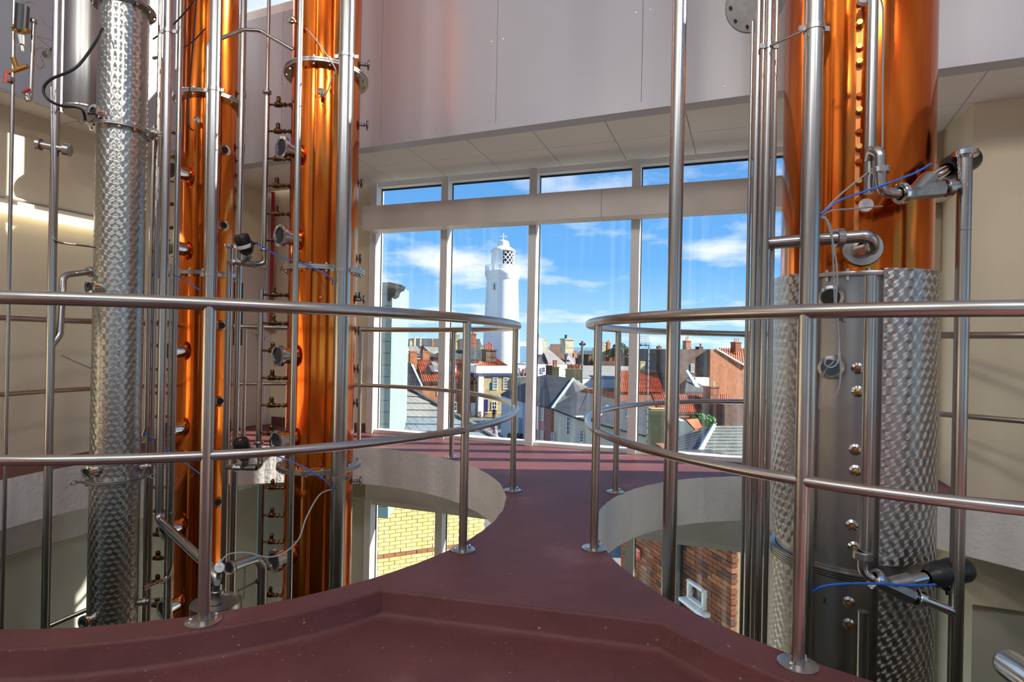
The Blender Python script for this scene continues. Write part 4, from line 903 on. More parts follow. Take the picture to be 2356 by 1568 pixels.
m = MB(); lbox(m, s1 - .12, s1 - .05, .95, 1.10, .02, .03); lbox(m, s1 - .2, s1 - .08, 1.03, 1.05, .03, .055); m.build('handle', 'chrome', dr_, False)
# red pipe on the far wall beside the window
p0, p1 = wall_pt(629, 438, .05), wall_pt(624, 752, .05)
rp = thing('red_pipe', 'red fire pipe running down the far wall behind the brass valves', 'pipe', (p0.x, p0.y, p1.z)); m = MB(); m.tube([Vector((p0.x, p0.y, ZC - .005)), Vector((p0.x, p0.y, p1.z))], .019, 12); m.build('tube', 'red_pipe', rp)
c = wall_pt(618, 756, .05); m = MB(); m.box(c, (.16, .05, .035), atan2(WD.y, WD.x)); m.build('foot', 'red_pipe', rp)
m = MB(); wbox(m, -1.2, tm[0] - .08, 0, .09, -.012, .0); m.build('baseboard_far', 'red_paint', None, False, kind='structure')
# ================================================================== the town outside
G = -9.5
mat('ground', (.20, .19, .17), .9, nscale=.3, namt=.35)
mat('sea', (.10, .22, .30), .25)
mat('brick_red', (.30, .10, .045), .85, nscale=3, namt=.45, bump=(40, .3))
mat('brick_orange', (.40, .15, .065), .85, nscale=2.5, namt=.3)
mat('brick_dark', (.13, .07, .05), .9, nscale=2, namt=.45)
mat('brick_yellow', (.80, .67, .29), .85, nscale=4, col2=(.68, .52, .19), bump=(60, .3))
mat('mortar_pale', (.50, .42, .22), .95); mat('brick_buff', (.74, .58, .26), .85, nscale=4, namt=.2)
mat('mortar_tan', (.36, .24, .14), .95)
mat('flint', (.42, .34, .17), .9, nscale=2, namt=.4)
mat('stone_moss', (.42, .34, .16), .95, nscale=1.2, col2=(.27, .24, .10))
mat('stone_pale', (.50, .47, .34), .9, nscale=1.5, namt=.35)
mat('pantile', (.52, .155, .055), .8, nscale=1.2, col2=(.36, .09, .03))
mat('pantile_dark', (.05, .052, .055), .6, nscale=1, col2=(.09, .09, .09))
mat('slate_dark', (.055, .06, .068), .7, nscale=1.2, namt=.35)
mat('slate_grey', (.23, .23, .22), .75, nscale=1.5, namt=.25)
mat('slate_lilac', (.27, .235, .23), .75, nscale=1.0, namt=.25)
mat('slate_blue', (.17, .21, .25), .55, nscale=2, namt=.3)
mat('slate_green', (.21, .22, .19), .8, nscale=3, col2=(.13, .14, .12))
mat('tile_hung', (.22, .29, .28), .6, nscale=2, namt=.15)
mat('render_white', (.85, .85, .83), .8); mat('render_cream', (.66, .63, .47), .85, nscale=.6, namt=.08)
mat('render_pink', (.42, .19, .165), .85, nscale=.6, namt=.1); mat('render_blue', (.38, .47, .66), .85); mat('render_mint', (.60, .64, .62), .85)
mat('navy', (.025, .05, .16), .5); mat('blue_door', (.04, .06, .30), .4); mat('win_dark', (.035, .04, .05), .12); mat('lead', (.30, .36, .42), .5)
mat('pot_red', (.52, .11, .05), .8); mat('pot_buff', (.58, .50, .30), .8); mat('iron_black', (.015, .016, .018), .5); mat('wood', (.46, .27, .09), .7)
mat('leaf', (.06, .22, .02), .7, nscale=6, col2=(.02, .09, .01)); mat('leaf_dark', (.03, .06, .02), .8, nscale=3, namt=.5)
mat('sign_yellow', (.75, .50, .02), .5); mat('sign_red', (.55, .02, .03), .5); mat('teal', (.02, .22, .26), .5); mat('skin', (.55, .33, .24), .6); mat('cloth_black', (.012, .012, .014), .8)
mat('galv', (.45, .46, .46), .4, .8)
SL, UR = 0.0, 0.0
def ta(x, y, Y):            # the town's streets run askew: fronts fall back to the right by SL metres per metre, about the house's own middle
    u = (x - CX) / F; return at(x, y, Y * (1 - SL * UR) / (1 - SL * u))
def q3(t): return ta(*t) if not isinstance(t, Vector) else t
m = MB(); m.box((20, 190, G - .5), (700, 360, 1)); m.build('ground', 'ground', None, False, kind='structure', label='grey street and yards of the town')
m = MB(); m.box((0, 6300, G - 4.5), (24000, 12000, 1)); m.build('sea', 'sea', None, False, kind='structure', label='flat sea at the horizon')
def poly(name, pts, mt, parent, th=.12, off=None):
    m = MB(); P = [q3(p) for p in pts]; m.prism(P, off or (0, 0, -th)); return m.build(name, mt, parent, False)
def wallq(name, xl, xr, ytop, Y, mt, parent, depth, zb=G, Yr=None):
    """upright block: front from pixel xl to xr, top at ytop (px or pair), depth metres back"""
    yl, yr = ytop if isinstance(ytop, tuple) else (ytop, ytop); Yr = Yr or Y; a, b = ta(xl, yl, Y), ta(xr, yr, Yr); d = Vector((b.x - a.x, b.y - a.y, 0)).normalized(); n = Vector((-d.y, d.x, 0)) * depth
    m = MB(); m.hexa([Vector((a.x, a.y, zb)), Vector((b.x, b.y, zb)), Vector((b.x, b.y, zb)) + n, Vector((a.x, a.y, zb)) + n], [a, b, b + n, a + n]); return m.build(name, mt, parent, False)
def ribbed(name, quad, nr, amp, mt, parent):      # ribs of clay pantiles running down the slope: tl, tr, br, bl
    tl, tr, br, bl = [q3(p) for p in quad]; nrm = (tr - tl).cross(bl - tl).normalized(); nrm = nrm if nrm.z > 0 else -nrm
    m = MB(); S = nr * 4; R = 10; vs = []
    for j in range(R + 1):
        for i in range(S + 1):
            u, v = i / S, j / R; p = tl.lerp(tr, u).lerp(bl.lerp(br, u), v); vs.append(p + nrm * (amp * (1 + sin(2 * pi * nr * u)) + amp * .5 * (1 if j % 2 else 0)))
    m.add(vs, [(j * (S + 1) + i, j * (S + 1) + i + 1, (j + 1) * (S + 1) + i + 1, (j + 1) * (S + 1) + i) for j in range(R) for i in range(S)])
    b0 = len(m.v); low_ = [p - nrm * .12 for p in (tl, tr, br, bl)]; m.add(low_ + [tl, tr, br, bl], [(0, 1, 2, 3), (0, 4, 5, 1), (1, 5, 6, 2), (2, 6, 7, 3), (3, 7, 4, 0)])
    return m.build(name, mt, parent, False, kind='stuff')
def slates(quad, rows, cols, mt, parent, mt2=None, each=True, sh=.5, th=.012, name='slate', mr=0):
    tl, tr, br, bl = [q3(p) for p in quad]; nrm = (tr - tl).cross(bl - tl).normalized(); nrm = nrm if nrm.z > 0 else -nrm
    M_ = MB()
    for j in range(rows):
        for i in range(-1, cols + 1):
            u0 = (i + (sh if j % 2 else 0)) / cols; u1 = u0 + 1 / cols; u0 = max(0, u0 + .02 / cols); u1 = min(1, u1 - .02 / cols)
            if u1 - u0 < .15 / cols: continue
            v0, v1 = j / rows, (j + 1) / rows; f = lambda u, v: tl.lerp(tr, u).lerp(bl.lerp(br, u), v)
            a, b, c, d = f(u0, v0), f(u1, v0), f(u1, v1), f(u0, v1); jt = random.uniform(0, .005)
            T = [a + nrm * .006, b + nrm * .006, c + nrm * (th + .014 + jt), d + nrm * (th + .014 + jt)]; Bq = [a, b, c + nrm * .014, d + nrm * .014]
            mm = MB() if each else M_; mm.hexa([Bq[3], Bq[2], Bq[1], Bq[0]], [T[3], T[2], T[1], T[0]])
            if each: mm.build(name, (mt2 if mt2 and j >= mr else mt), parent, False)
    m = MB(); m.prism([tl, bl, br, tr], -nrm * .1); m.build('underlay', 'slate_dark', parent, False)
    if not each: return M_.build('slates', mt, parent, False, kind='stuff')
def fix_win(parent, x, y, wpx, hpx, Y, nx=2, ny=4, mt='render_white', d=.12, dirv=None, back=.1):
    """sash window standing just proud of a wall at depth Y: frame with glazing bars, dark pane behind"""
    c = ta(x, y, Y - .04); k = Y / F; W_, H_ = wpx * k, hpx * k; t = max(.05, W_ * .09); D = Vector((1, SL, 0)).normalized() if dirv is None else Vector(dirv).normalized(); rz = atan2(D.y, D.x); up = Vector((0, 0, 1))
    m = MB()
    for s in (-1, 1): m.box(c + D * s * (W_ / 2 - t / 2), (t, .08, H_), rz); m.box(c + up * s * (H_ / 2 - t / 2), (W_, .08, t), rz)
    for i in range(1, nx): m.box(c + D * (W_ * (i / nx - .5)), (t * .55, .06, H_), rz)
    for i in range(1, ny): m.box(c + up * (H_ * (i / ny - .5)), (W_, .06, t * .55), rz)
    m.box(c - up * (H_ / 2 + t * .4), (W_ * 1.15, .14, t * .8), rz)
    o = m.build('window', mt, parent, False); n = Vector((-D.y, D.x, 0)); m = MB(); m.box(c + n * .025, (W_ * .96, .02, H_ * .96), rz); m.build('pane', 'win_dark', o, False); return o
def chimney(parent, xl, xr, yt, yb, Y, mt, pots=(), dep=None, cap=True, name='chimney'):
    a, b = ta(xl, yt, Y), ta(xr, yb, Y); W_ = b.x - a.x; dep = dep or W_ * .8; c = Vector(((a.x + b.x) / 2, (a.y + b.y) / 2 + dep / 2, (a.z + b.z) / 2)); H_ = a.z - b.z; RZ = math.atan(SL); m = MB(); m.box(c, (W_, dep, H_), RZ)
    if cap: m.box(c + Vector((0, 0, H_ / 2 - H_ * .06)), (W_ * 1.14, dep * 1.14, H_ * .07), RZ); m.box(c + Vector((0, 0, -H_ * .12)), (W_ * 1.06, dep * 1.06, H_ * .05), RZ)
    o = m.build(name, mt, parent, False)
    for px, pyt, wp, pm in pots:
        p = ta(px, pyt, Y + dep / 2); r = wp * (Y + dep / 2) / F / 2; z0 = c.z + H_ / 2; h = max(.1, p.z - z0); m = MB(); m.lathe([(r, 0), (r * .85, h * .5), (r * .85, h * .8), (r * 1.1, h * .86), (r * 1.1, h), (r * .7, h), (r * .7, h * .8)], (p.x, p.y, z0), n=12); m.build('chimney_pot', pm, o)
    return o
def bld(name, label, cat, x, y, Y, s=.5):
    global SL, UR
    SL, UR = s, (x - CX) / F; p = at(x, y, Y); return thing(name, label, cat, (p.x, p.y, G))
# ---- brick laying: separate bricks nearest the eye, the rest joined
def brickwork(parent, P0, D, W_, H_, bw, bh, mts, keep, gap=.010, depth=.1, holes=(), band=None):
    D = Vector(D).normalized(); n = Vector((-D.y, D.x, 0)); rz = atan2(D.y, D.x); rows = int(H_ / bh); L = []
    for j in range(rows):
        z = P0.z + (j + .5) * bh; o = -(bw / 2) * (j % 2)
        i = 0
        while o + i * bw < W_:
            s0, s1 = max(0, o + i * bw), min(W_, o + (i + 1) * bw); i += 1
            if s1 - s0 < .04: continue
            sc_ = (s0 + s1) / 2
            if any(h[0] < sc_ < h[1] and h[2] < z < h[3] for h in holes): continue
            L.append((sc_, z, s1 - s0, j))
    full = MB(); full.box((0, 0, 0), (bw - gap, depth, bh - gap)); meshes = []
    for mt in mts: me = full.mesh('brick', False); me.materials.append(MATS[mt]); meshes.append(me)
    rest = [MB() for _ in mts]; cnt = 0
    L.sort(key=lambda q: keep(P0 + D * q[0] + Vector((0, 0, q[1] - P0.z))))
    for s, z, w_, j in L:
        c = P0 + D * s + n * (depth / 2 + random.uniform(-.004, .004)); c.z = z; k = (len(mts) - 1) if band is not None and j in band else int(random.random() ** 2 * (len(mts) - (1 if band is not None else 0)))
        if cnt < 300 and abs(w_ - bw) < .02 : inst('brick', meshes[k], mts[k], parent, Matrix.Translation(c) @ Matrix.Rotation(rz, 4, 'Z')); cnt += 1
        else: rest[k].box(c, (w_ - gap, depth, bh - gap), rz)
    for mt, r in zip(mts, rest):
        if r.f: r.build('bricks', mt, parent, False, kind='stuff')
def vis(px, py):
    t = ray(px, py).normalized()
    return lambda p: -(p - Vector((0, 0, EYE))).normalized().dot(t)

# ---- yellow brick annexe with slate roof, just outside the left panes
Ya = 11.0
an = bld('brick_annexe', 'yellow brick annexe with grey slate roof right below the left panes', 'building', 980, 1100, Ya, .46)
A0 = ta(835, 1000, Ya); B0 = ta(1118, 1000, Ya); eaz = ta(900, 1006, Ya).z - .05
DA = Vector((B0.x - A0.x, B0.y - A0.y, 0)); WA = DA.length; DA.normalize(); NA = Vector((-DA.y, DA.x, 0)); cA = (A0 + B0) / 2 + NA * 1.62
m = MB(); m.box((cA.x, cA.y, (G + eaz) / 2), (WA, 3.2, eaz - G), atan2(DA.y, DA.x)); m.build('wall_core', 'mortar_pale', an, False)
zlo = ta(950, 1345, Ya).z
brickwork(an, Vector((A0.x, A0.y, zlo)) - NA * .03, DA, WA, eaz - zlo - .02, .212, .0745, ['brick_yellow', 'brick_yellow', 'brick_buff', 'brick_orange'], vis(985, 1230), band=(8,))
Yt = 12.34
slates([(838, 866, Yt), (896, 867, Yt), (1136, 1010, Ya - .05), (838, 1010, Ya - .05)], 9, 12, 'slate_grey', an, 'slate_blue', mr=6)
m = MB(); m.tube([ta(890, 864, Yt), ta(1140, 1008, Ya - .05)], .055, 6); m.build('verge_board', 'slate_dark', an)
poly('rear_slope', [(890, 866, Yt), (1136, 1010, Ya - .05), (1150, 1005, 14.5), (900, 864, Yt + .4)], 'slate_grey', an, .05)
# slate hung bay with a black gutter end
bay = bld('slate_hung_bay', 'tall grey green slate hung bay at the left edge of the window', 'building', 870, 900, 9.6, 0)
a, b = ta(838, 648, 9.6), ta(893, 1192, 9.6); m = MB(); m.box(((a.x + b.x) / 2, 9.6 + .8, (a.z + b.z) / 2), (b.x - a.x - .02, 1.56, a.z - b.z)); m.build('core', 'tile_hung', bay, False)
nr = 20
for i in range(nr):
    z0 = b.z + (a.z - b.z) * i / nr; h = (a.z - b.z) / nr
    for k in range(2):
        w_ = (b.x - a.x) / 2; m = MB(); m.box((a.x + w_ * (k + .5), 9.6 + .006, z0 + h / 2), (w_ - .006, .03, h - .012)); m.build('slate', 'tile_hung', bay, False)
g_ = bld('gutter_end', 'black moulded gutter end sticking out of the slate hung bay', 'gutter', 905, 670, 9.55, 0)
g0 = [(892, 648), (924, 655), (921, 664), (912, 668), (908, 680), (900, 684), (897, 692), (892, 692)]
m = MB(); m.prism([ta(x, y, 9.55) for x, y in g0], (0, .35, 0)); m.build('moulding', 'iron_black', g_, False)
# ---- red brick building seen low on the right
d_ = Vector((-.29, 1, 0)); e0 = Vector((2.925 - .29 * (8.05 - 9), 8.05, 0)); e1 = Vector((2.925 - .29 * (11.3 - 9), 11.3, 0)); nv = d_.normalized(); wl_ = (e1 - e0).length
rb_ = thing('brick_building', 'red brick building with a white framed window, low beyond the right opening', 'building', (e0.x, e0.y, G))
def on_red(x, y): return on_v(x, y, e0, e1)
zt_, zb_ = -1.25, ta(1600, 1470, 9).z
u_ = -nv; P0 = e1.copy(); P0.z = zb_           # left (far) to right (near), bricks face the viewer
sw = lambda P: (Vector((P.x, P.y, 0)) - e1).dot(u_)
w00, w11 = on_red(1586, 1332), on_red(1626, 1404)
hole = (sw(on_red(1587, 1370)), sw(on_red(1626, 1370)), on_red(1588, 1372).z, on_red(1588, 1334).z)
brickwork(rb_, P0, u_, wl_, zt_ - zb_, .225, .075, ['brick_red', 'brick_red', 'brick_orange', 'brick_dark'], vis(1630, 1320), holes=(hole,))
c = (e0 + e1) / 2 + Vector((u_.y * -1, u_.x, 0)) * 1.05; m = MB(); m.box((c.x, c.y, (G + zt_) / 2), (wl_ - .03, 1.96, zt_ - G), atan2(u_.y, u_.x)); m.build('wall_core', 'mortar_tan', rb_, False)
poly('roof', [Vector((e1.x - .1, e1.y + .1, zt_ + .1)), Vector((e0.x - .1, e0.y - .1, zt_ + .1)), Vector((e0.x + 1.95, e0.y + .5, zt_ + .1)), Vector((e1.x + 1.95, e1.y + .6, zt_ + .1))], 'slate_dark', rb_, .1)
sc_ = (hole[0] + hole[1]) / 2; cw = e1 + u_ * sc_; cw.z = (hole[2] + hole[3]) / 2; W_, H_ = hole[1] - hole[0], hole[3] - hole[2]; nn_ = Vector((-u_.y, u_.x, 0)); rzu = atan2(u_.y, u_.x); m = MB()
for s in (-1, 1): m.box(cw + u_ * s * (W_ / 2 - .025) - nn_ * .01, (.045, .1, H_ + .03), rzu); m.box(cw + Vector((0, 0, s * (H_ / 2))) - nn_ * .01, (W_ + .02, .1, .04), rzu)
m.box(cw - Vector((0, 0, H_ / 2 + .06)) - nn_ * .06, (W_ + .2, .16, .05), rzu); wo = m.build('window', 'render_white', rb_, False)
m = MB(); m.box(cw + nn_ * .03, (W_, .02, H_), rzu); m.build('pane', 'win_dark', wo, False)
p = on_red(1571, 1300); m = MB(); m.tube([Vector((p.x, p.y, zt_)) - nn_ * .06, Vector((p.x, p.y, zb_)) - nn_ * .06], .045, 10); m.build('downpipe', 'iron_black', None, label='black downpipe on the red brick wall', cat='pipe')
def wall_sign(nm, label, xl, xr, yt, yb, mt):
    s0, s1 = sw(on_red(xl, (yt + yb) / 2)), sw(on_red(xr, (yt + yb) / 2)); z1, z0 = on_red(xl, yt).z, on_red(xl, yb).z; c = e1 + u_ * ((s0 + s1) / 2) - nn_ * .03; c.z = (z0 + z1) / 2
    t = thing(nm, label, 'sign', c - Vector((0, 0, (z1 - z0) / 2))); m = MB(); m.box(c, (s1 - s0, .012, z1 - z0), rzu); m.build('board', mt, t, False); return t, c, s1 - s0, z1 - z0
t, c, ww, hh = wall_sign('warning_sign', 'red sign with white lettering on the brick wall', 1463, 1477, 1254, 1278, 'sign_red'); m = MB()
for k, f in enumerate((.72, .42, .62, .5)): m.box(c - nn_ * .008 + Vector((0, 0, hh * (.30 - .19 * k))), (ww * f, .003, hh * (.09 if k == 0 else .04)), rzu)
m.build('lettering', 'render_white', t, False)
t, c, ww, hh = wall_sign('hazard_sign', 'white and yellow hazard sign beside the red sign', 1452, 1461, 1240, 1258, 'sign_yellow'); m = MB(); m.box(c - nn_ * .008 + Vector((0, 0, hh * .25)), (ww * .98, .004, hh * .48), rzu); m.build('top_half', 'render_white', t, False)
m = MB(); q = c - nn_ * .012 + Vector((0, 0, hh * .12)); m.prism([q - u_ * ww * .3, q + u_ * ww * .3, q + Vector((0, 0, hh * .3))], nn_ * .003); m.build('symbol', 'sign_yellow', t, False)

# ---- the lighthouse
YL = 120.0; kL = YL / F; cL = ta(1156, 640, YL); lh = thing('lighthouse', 'white lighthouse tower with lattice lantern and weather vane', 'lighthouse', (cL.x, YL, G))
zl = lambda y: ta(1158, y, YL).z
m = MB(); m.lathe([(46 * kL, G), (44 * kL, zl(840)), (36 * kL, zl(645))], (cL.x, YL, 0), n=48); m.build('tower', 'render_white', lh)
m = MB(); m.lathe([(36 * kL, zl(645)), (37.5 * kL, zl(643)), (38 * kL, zl(639)), (40.5 * kL, zl(634)), (41 * kL, zl(627)), (40 * kL, zl(625)), (1e-3, zl(625))], (cL.x, YL, 0), n=48); m.build('gallery', 'render_white', lh)
m = MB(); m.lathe([(27 * kL, zl(625)), (27 * kL, zl(613)), (26.5 * kL, zl(612))], (cL.x, YL, 0), n=40); m.lathe([(26.5 * kL, zl(613)), (26.5 * kL, zl(577))], (cL.x, YL, 0), n=24, a0=radians(95), a1=radians(272)); m.build('lantern_wall', 'render_white', lh)
m = MB(); m.lathe([(25.5 * kL, zl(613)), (25.5 * kL, zl(577))], (cL.x, YL, 0), n=24, a0=radians(-88), a1=radians(95)); m.build('lantern_glass', 'win_dark', lh)
m = MB()
for i in range(-2, 9):
    for s in (-1, 1):
        pts = []
        for k in range(9):
            a = radians(-88) + (i + s * k / 8 * 3.0) * radians(24); 
            if radians(-90) <= a <= radians(97): pts.append(Vector((cL.x + 26.3 * kL * cos(a), YL + 26.3 * kL * sin(a), zl(613) + (zl(577) - zl(613)) * k / 8)))
        if len(pts) > 1: m.tube(pts, .09, 6)
m.build('lattice', 'render_white', lh)
m = MB(); m.lathe([(26 * kL, zl(577)), (29.5 * kL, zl(579)), (29 * kL, zl(577)), (22 * kL, zl(571)), (14.5 * kL, zl(567)), (14.5 * kL, zl(561)), (12 * kL, zl(555)), (5 * kL, zl(552)), (1e-3, zl(552))], (cL.x, YL, 0), n=40); rf = m.build('lantern_roof', 'render_white', lh)
m = MB(); c = Vector((cL.x, YL, zl(552))); m.tube([c, c + Vector((0, 0, 16 * kL))], .10, 6); v_ = c + Vector((0, 0, 8.5 * kL)); m.tube([v_ - Vector((6 * kL, 0, 0)), v_ + Vector((2 * kL, 0, 0))], .09, 6); m.prism([v_ + Vector((2 * kL, -.05, 2.6 * kL)), v_ + Vector((10 * kL, -.05, 2.2 * kL)), v_ + Vector((8.5 * kL, -.05, 0)), v_ + Vector((10 * kL, -.05, -2.4 * kL)), v_ + Vector((2 * kL, -.05, -2.4 * kL))], (0, .12, 0)); m.sphere(v_ - Vector((6 * kL, 0, 0)), .16, 8); m.build('weather_vane', 'render_white', rf)
m = MB()
for i in range(22):
    a = 2 * pi * i / 22; q = Vector((cL.x + 39.5 * kL * cos(a), YL + 39.5 * kL * sin(a), zl(625))); m.tube([q, q + Vector((0, 0, 13 * kL))], .08, 6)
for h in (5, 9, 12.5): m.tube([Vector((cL.x + 39.5 * kL * cos(2 * pi * i / 32), YL + 39.5 * kL * sin(2 * pi * i / 32), zl(625) + h * kL)) for i in range(32)], .05, 6, closed=True)
m.build('gallery_rail', 'render_white', lh)
aw = atan2(-1, -.55); q = Vector((cL.x + 36.8 * kL * cos(aw), YL + 36.8 * kL * sin(aw), zl(662))); m = MB(); m.box(q, (1.0, .25, 1.7), aw + pi / 2); wo = m.build('window', 'render_mint', lh, False); m = MB(); m.box(q + Vector((.12, -.1, -.1)), (.35, .2, 1.1), aw + pi / 2); m.build('pane', 'win_dark', wo, False)

# ---- houses seen through the left panes
h = bld('tile_roof_house', 'house with black pantile roof and white dormer, behind the grey slate roof', 'house', 930, 880, 45)
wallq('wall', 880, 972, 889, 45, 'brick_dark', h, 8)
ribbed('roof', [(884, 838, 49), (944, 836, 49), (969, 889, 45), (884, 889, 45)], 17, .06, 'pantile_dark', h)
poly('valley', [(944, 836, 49), (951, 838, 49.5), (973, 887, 45.2), (967, 889, 45)], 'lead', h, .1)
o = wallq('dormer', 896, 917, 843, 44.2, 'render_white', h, 3, ta(900, 866, 44.2).z); fix_win(o, 907, 854, 15, 16, 44.15, 4, 2)
poly('dormer_roof', [(892, 843, 44), (919, 843, 44), (912, 838, 47), (895, 838, 47)], 'render_white', h, .25)
chimney(h, 940, 957, 806, 850, 50, 'brick_orange', ((943, 802, 3, 'pot_buff'), (947, 802, 3, 'pot_buff')))
chimney(h, 926, 939, 813, 850, 51, 'stone_moss', ((934, 800, 4.5, 'pot_red'),))
h = bld('pantile_house', 'orange brick house with red pantile roof and small white dormer', 'house', 1040, 920, 81)
wallq('wall', 970, 1103, 879, 81, 'brick_orange', h, 7)
ribbed('roof', [(957, 829, 85.5), (1072, 831, 85.5), (1105, 879, 80.6), (971, 879, 80.6)], 26, .11, 'pantile', h)
m = MB(); m.tube([ta(971, 881, 80.4), ta(1104, 881, 80.4)], .12, 6); m.build('gutter', 'iron_black', h)
for cx_ in (1005, 1043):
    o = wallq('dormer', cx_ - 7, cx_ + 7, 841, 81.6, 'render_white', h, 3, ta(cx_, 855, 81.6).z); fix_win(o, cx_, 847, 10, 9, 81.5, 2, 2); poly('dormer_roof', [(cx_ - 8, 841, 81.4), (cx_ + 8, 841, 81.4), (cx_ - 4, 831, 85), (cx_ - 14, 831, 85)], 'slate_grey', h, .3)
fix_win(h, 1045, 935, 14, 20, 81, 2, 2); fix_win(h, 1010, 900, 10, 16, 81, 2, 2)
m = MB(); m.box(ta(1088, 943, 80.95), (.85, .12, 2.1)); d_o = m.build('door', 'render_white', h, False); m = MB(); m.box(ta(1090, 943, 80.9), (.35, .1, 1.6)); m.build('pane', 'lead', d_o, False)
chimney(h, 969, 986, 808, 834, 86, 'brick_orange', ((974, 803, 4, 'pot_red'),)); chimney(h, 896, 912, 776, 830, 88, 'brick_orange', ((899, 773, 2.5, 'iron_black'), (903, 773, 2.5, 'iron_black'), (908, 773, 2.5, 'iron_black')))
h = bld('gabled_house', 'white gabled house behind the tall brick chimney', 'house', 922, 820, 95); m = MB(); m.prism([ta(905, 832, 95), ta(932, 812, 95), ta(912, 789, 95), ta(900, 789, 95)], (0, 6, 0)); m.build('gable', 'render_white', h, False); wallq('wall', 900, 932, 826, 95, 'render_white', h, 6)
h = bld('slate_terrace', 'long dark slate roofed terrace on the skyline left of the lighthouse', 'house', 970, 800, 130)
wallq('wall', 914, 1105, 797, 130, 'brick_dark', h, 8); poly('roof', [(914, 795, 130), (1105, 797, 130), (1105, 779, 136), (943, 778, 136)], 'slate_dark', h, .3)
for x0, x1, yt, mt in ((941, 948, 784, 'stone_pale'), (952, 956, 776, 'pot_buff'), (966, 969, 777, 'pot_buff'), (992, 998, 782, 'brick_orange'), (931, 936, 777, 'brick_red')): chimney(h, x0, x1, yt, 796, 129, mt, (((x0 + x1) / 2, yt - 3, 3, 'pot_buff'),))
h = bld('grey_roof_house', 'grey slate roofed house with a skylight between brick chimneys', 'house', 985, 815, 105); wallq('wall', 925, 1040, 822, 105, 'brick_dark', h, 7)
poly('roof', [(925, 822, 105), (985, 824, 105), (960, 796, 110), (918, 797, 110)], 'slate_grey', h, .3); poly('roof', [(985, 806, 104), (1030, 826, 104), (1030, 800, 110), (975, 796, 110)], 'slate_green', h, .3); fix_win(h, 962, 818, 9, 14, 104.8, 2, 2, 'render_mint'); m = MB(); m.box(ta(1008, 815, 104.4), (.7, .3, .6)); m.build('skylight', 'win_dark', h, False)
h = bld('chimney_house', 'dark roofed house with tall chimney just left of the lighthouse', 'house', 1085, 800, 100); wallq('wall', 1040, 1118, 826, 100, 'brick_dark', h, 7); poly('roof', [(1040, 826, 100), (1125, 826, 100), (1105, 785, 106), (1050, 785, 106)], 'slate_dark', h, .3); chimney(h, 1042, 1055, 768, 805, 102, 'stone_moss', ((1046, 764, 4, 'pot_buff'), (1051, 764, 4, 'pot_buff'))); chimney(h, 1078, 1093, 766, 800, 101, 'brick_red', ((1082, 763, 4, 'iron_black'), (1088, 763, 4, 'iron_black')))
# ---- corner inn
h = bld('corner_inn', 'flint inn with white parapet, navy band and red hipped roof', 'inn', 1150, 900, 83)
wallq('wall', 1101, 1222, 862, 83, 'flint', h, 8); wallq('parapet', 1096, 1224, 841, 82.8, 'render_white', h, 8, ta(1150, 858, 82.8).z); wallq('navy_band', 1095, 1225, 858, 82.7, 'navy', h, 8.2, ta(1150, 864, 82.7).z)
wallq('corner_pier', 1102, 1113, 864, 82.8, 'render_white', h, .4)
ap = ta(1114, 823, 86.5); ap2 = ta(1140, 825, 87.5); fl4 = [ta(1094, 841, 83), ta(1168, 841, 83), ta(1172, 841, 91), ta(1098, 841, 91)]
ribbed('roof', [ap, ap2, fl4[1], fl4[0]], 16, .09, 'pantile', h); m = MB(); m.prism([ap2, fl4[1], fl4[2]], (0, 0, -.15)); m.prism([ap, fl4[0], fl4[3]], (0, 0, -.15)); m.prism([ap, ap2, fl4[2], fl4[3]], (0, 0, -.15)); m.build('roof_slope', 'pantile', h, False)
chimney(h, 1110, 1136, 803, 832, 84.4, 'brick_dark', ((1116, 793, 4.5, 'pot_red'), (1121, 791, 4.5, 'pot_red'), (1126, 787, 4.5, 'pot_red'), (1131, 790, 4.5, 'pot_red')), 2.0); chimney(h, 1099, 1110, 807, 828, 86, 'stone_pale', ((1102, 799, 3.5, 'pot_buff'), (1106, 799, 3.5, 'pot_buff'), (1110, 799, 3.5, 'pot_buff')))
fix_win(h, 1139, 881, 12, 27, 83, 3, 4); fix_win(h, 1163, 881, 12, 26, 83, 3, 4); fix_win(h, 1137, 932, 13, 18, 83, 2, 2); m = MB(); m.box(ta(1118, 936, 82.95), (.55, .12, 2.2)); m.build('door', 'blue_door', h, False)
sg = bld('inn_sign', 'teal hanging sign on the flint inn', 'sign', 1128, 890, 82.3, 0); m = MB(); m.box(ta(1128, 889, 82.3), (.62, .06, 1.0)); m.build('board', 'teal', sg, False); m = MB(); m.tube([ta(1128, 880, 82.3), ta(1128, 878, 83)], .05, 6); m.tube([ta(1124, 881, 82.3), ta(1133, 881, 82.3)], .04, 6); m.build('bracket', 'iron_black', sg)
# ---- pale terrace sloping towards us on the right of the inn
h = bld('pale_terrace', 'pale mint cottage row with dark roof left of the pink house', 'house', 1190, 960, 60, 0)
wallq('wall', 1154, 1203, (908, 917), 66, 'render_mint', h, 7, Yr=58); wallq('wall', 1203, 1228, (917, 925), 58, 'render_blue', h, 7, Yr=54)
poly('roof', [(1152, 906, 66.3), (1228, 927, 53.7), (1228, 872, 58), (1214, 878, 60), (1165, 898, 68)], 'slate_dark', h, .2)
for x, y, w_, hh_, Y_ in ((1164, 918, 5, 12, 64.2), (1187, 931, 6, 26, 60.5), (1187, 981, 6, 26, 60.5), (1163, 979, 5, 16, 64.4)): fix_win(h, x, y, w_, hh_, Y_ - .1, 2, 4, dirv=(1, -1.6, 0))
m = MB(); m.box(ta(1198, 985, 58.5), (.5, .9, 2.2)); m.build('door', 'lead', h, False); chimney(h, 1188, 1213, 866, 895, 62, 'stone_pale', ((1195, 846, 5, 'pot_buff'), (1204, 848, 5, 'pot_red')), 1.2)
m = MB()
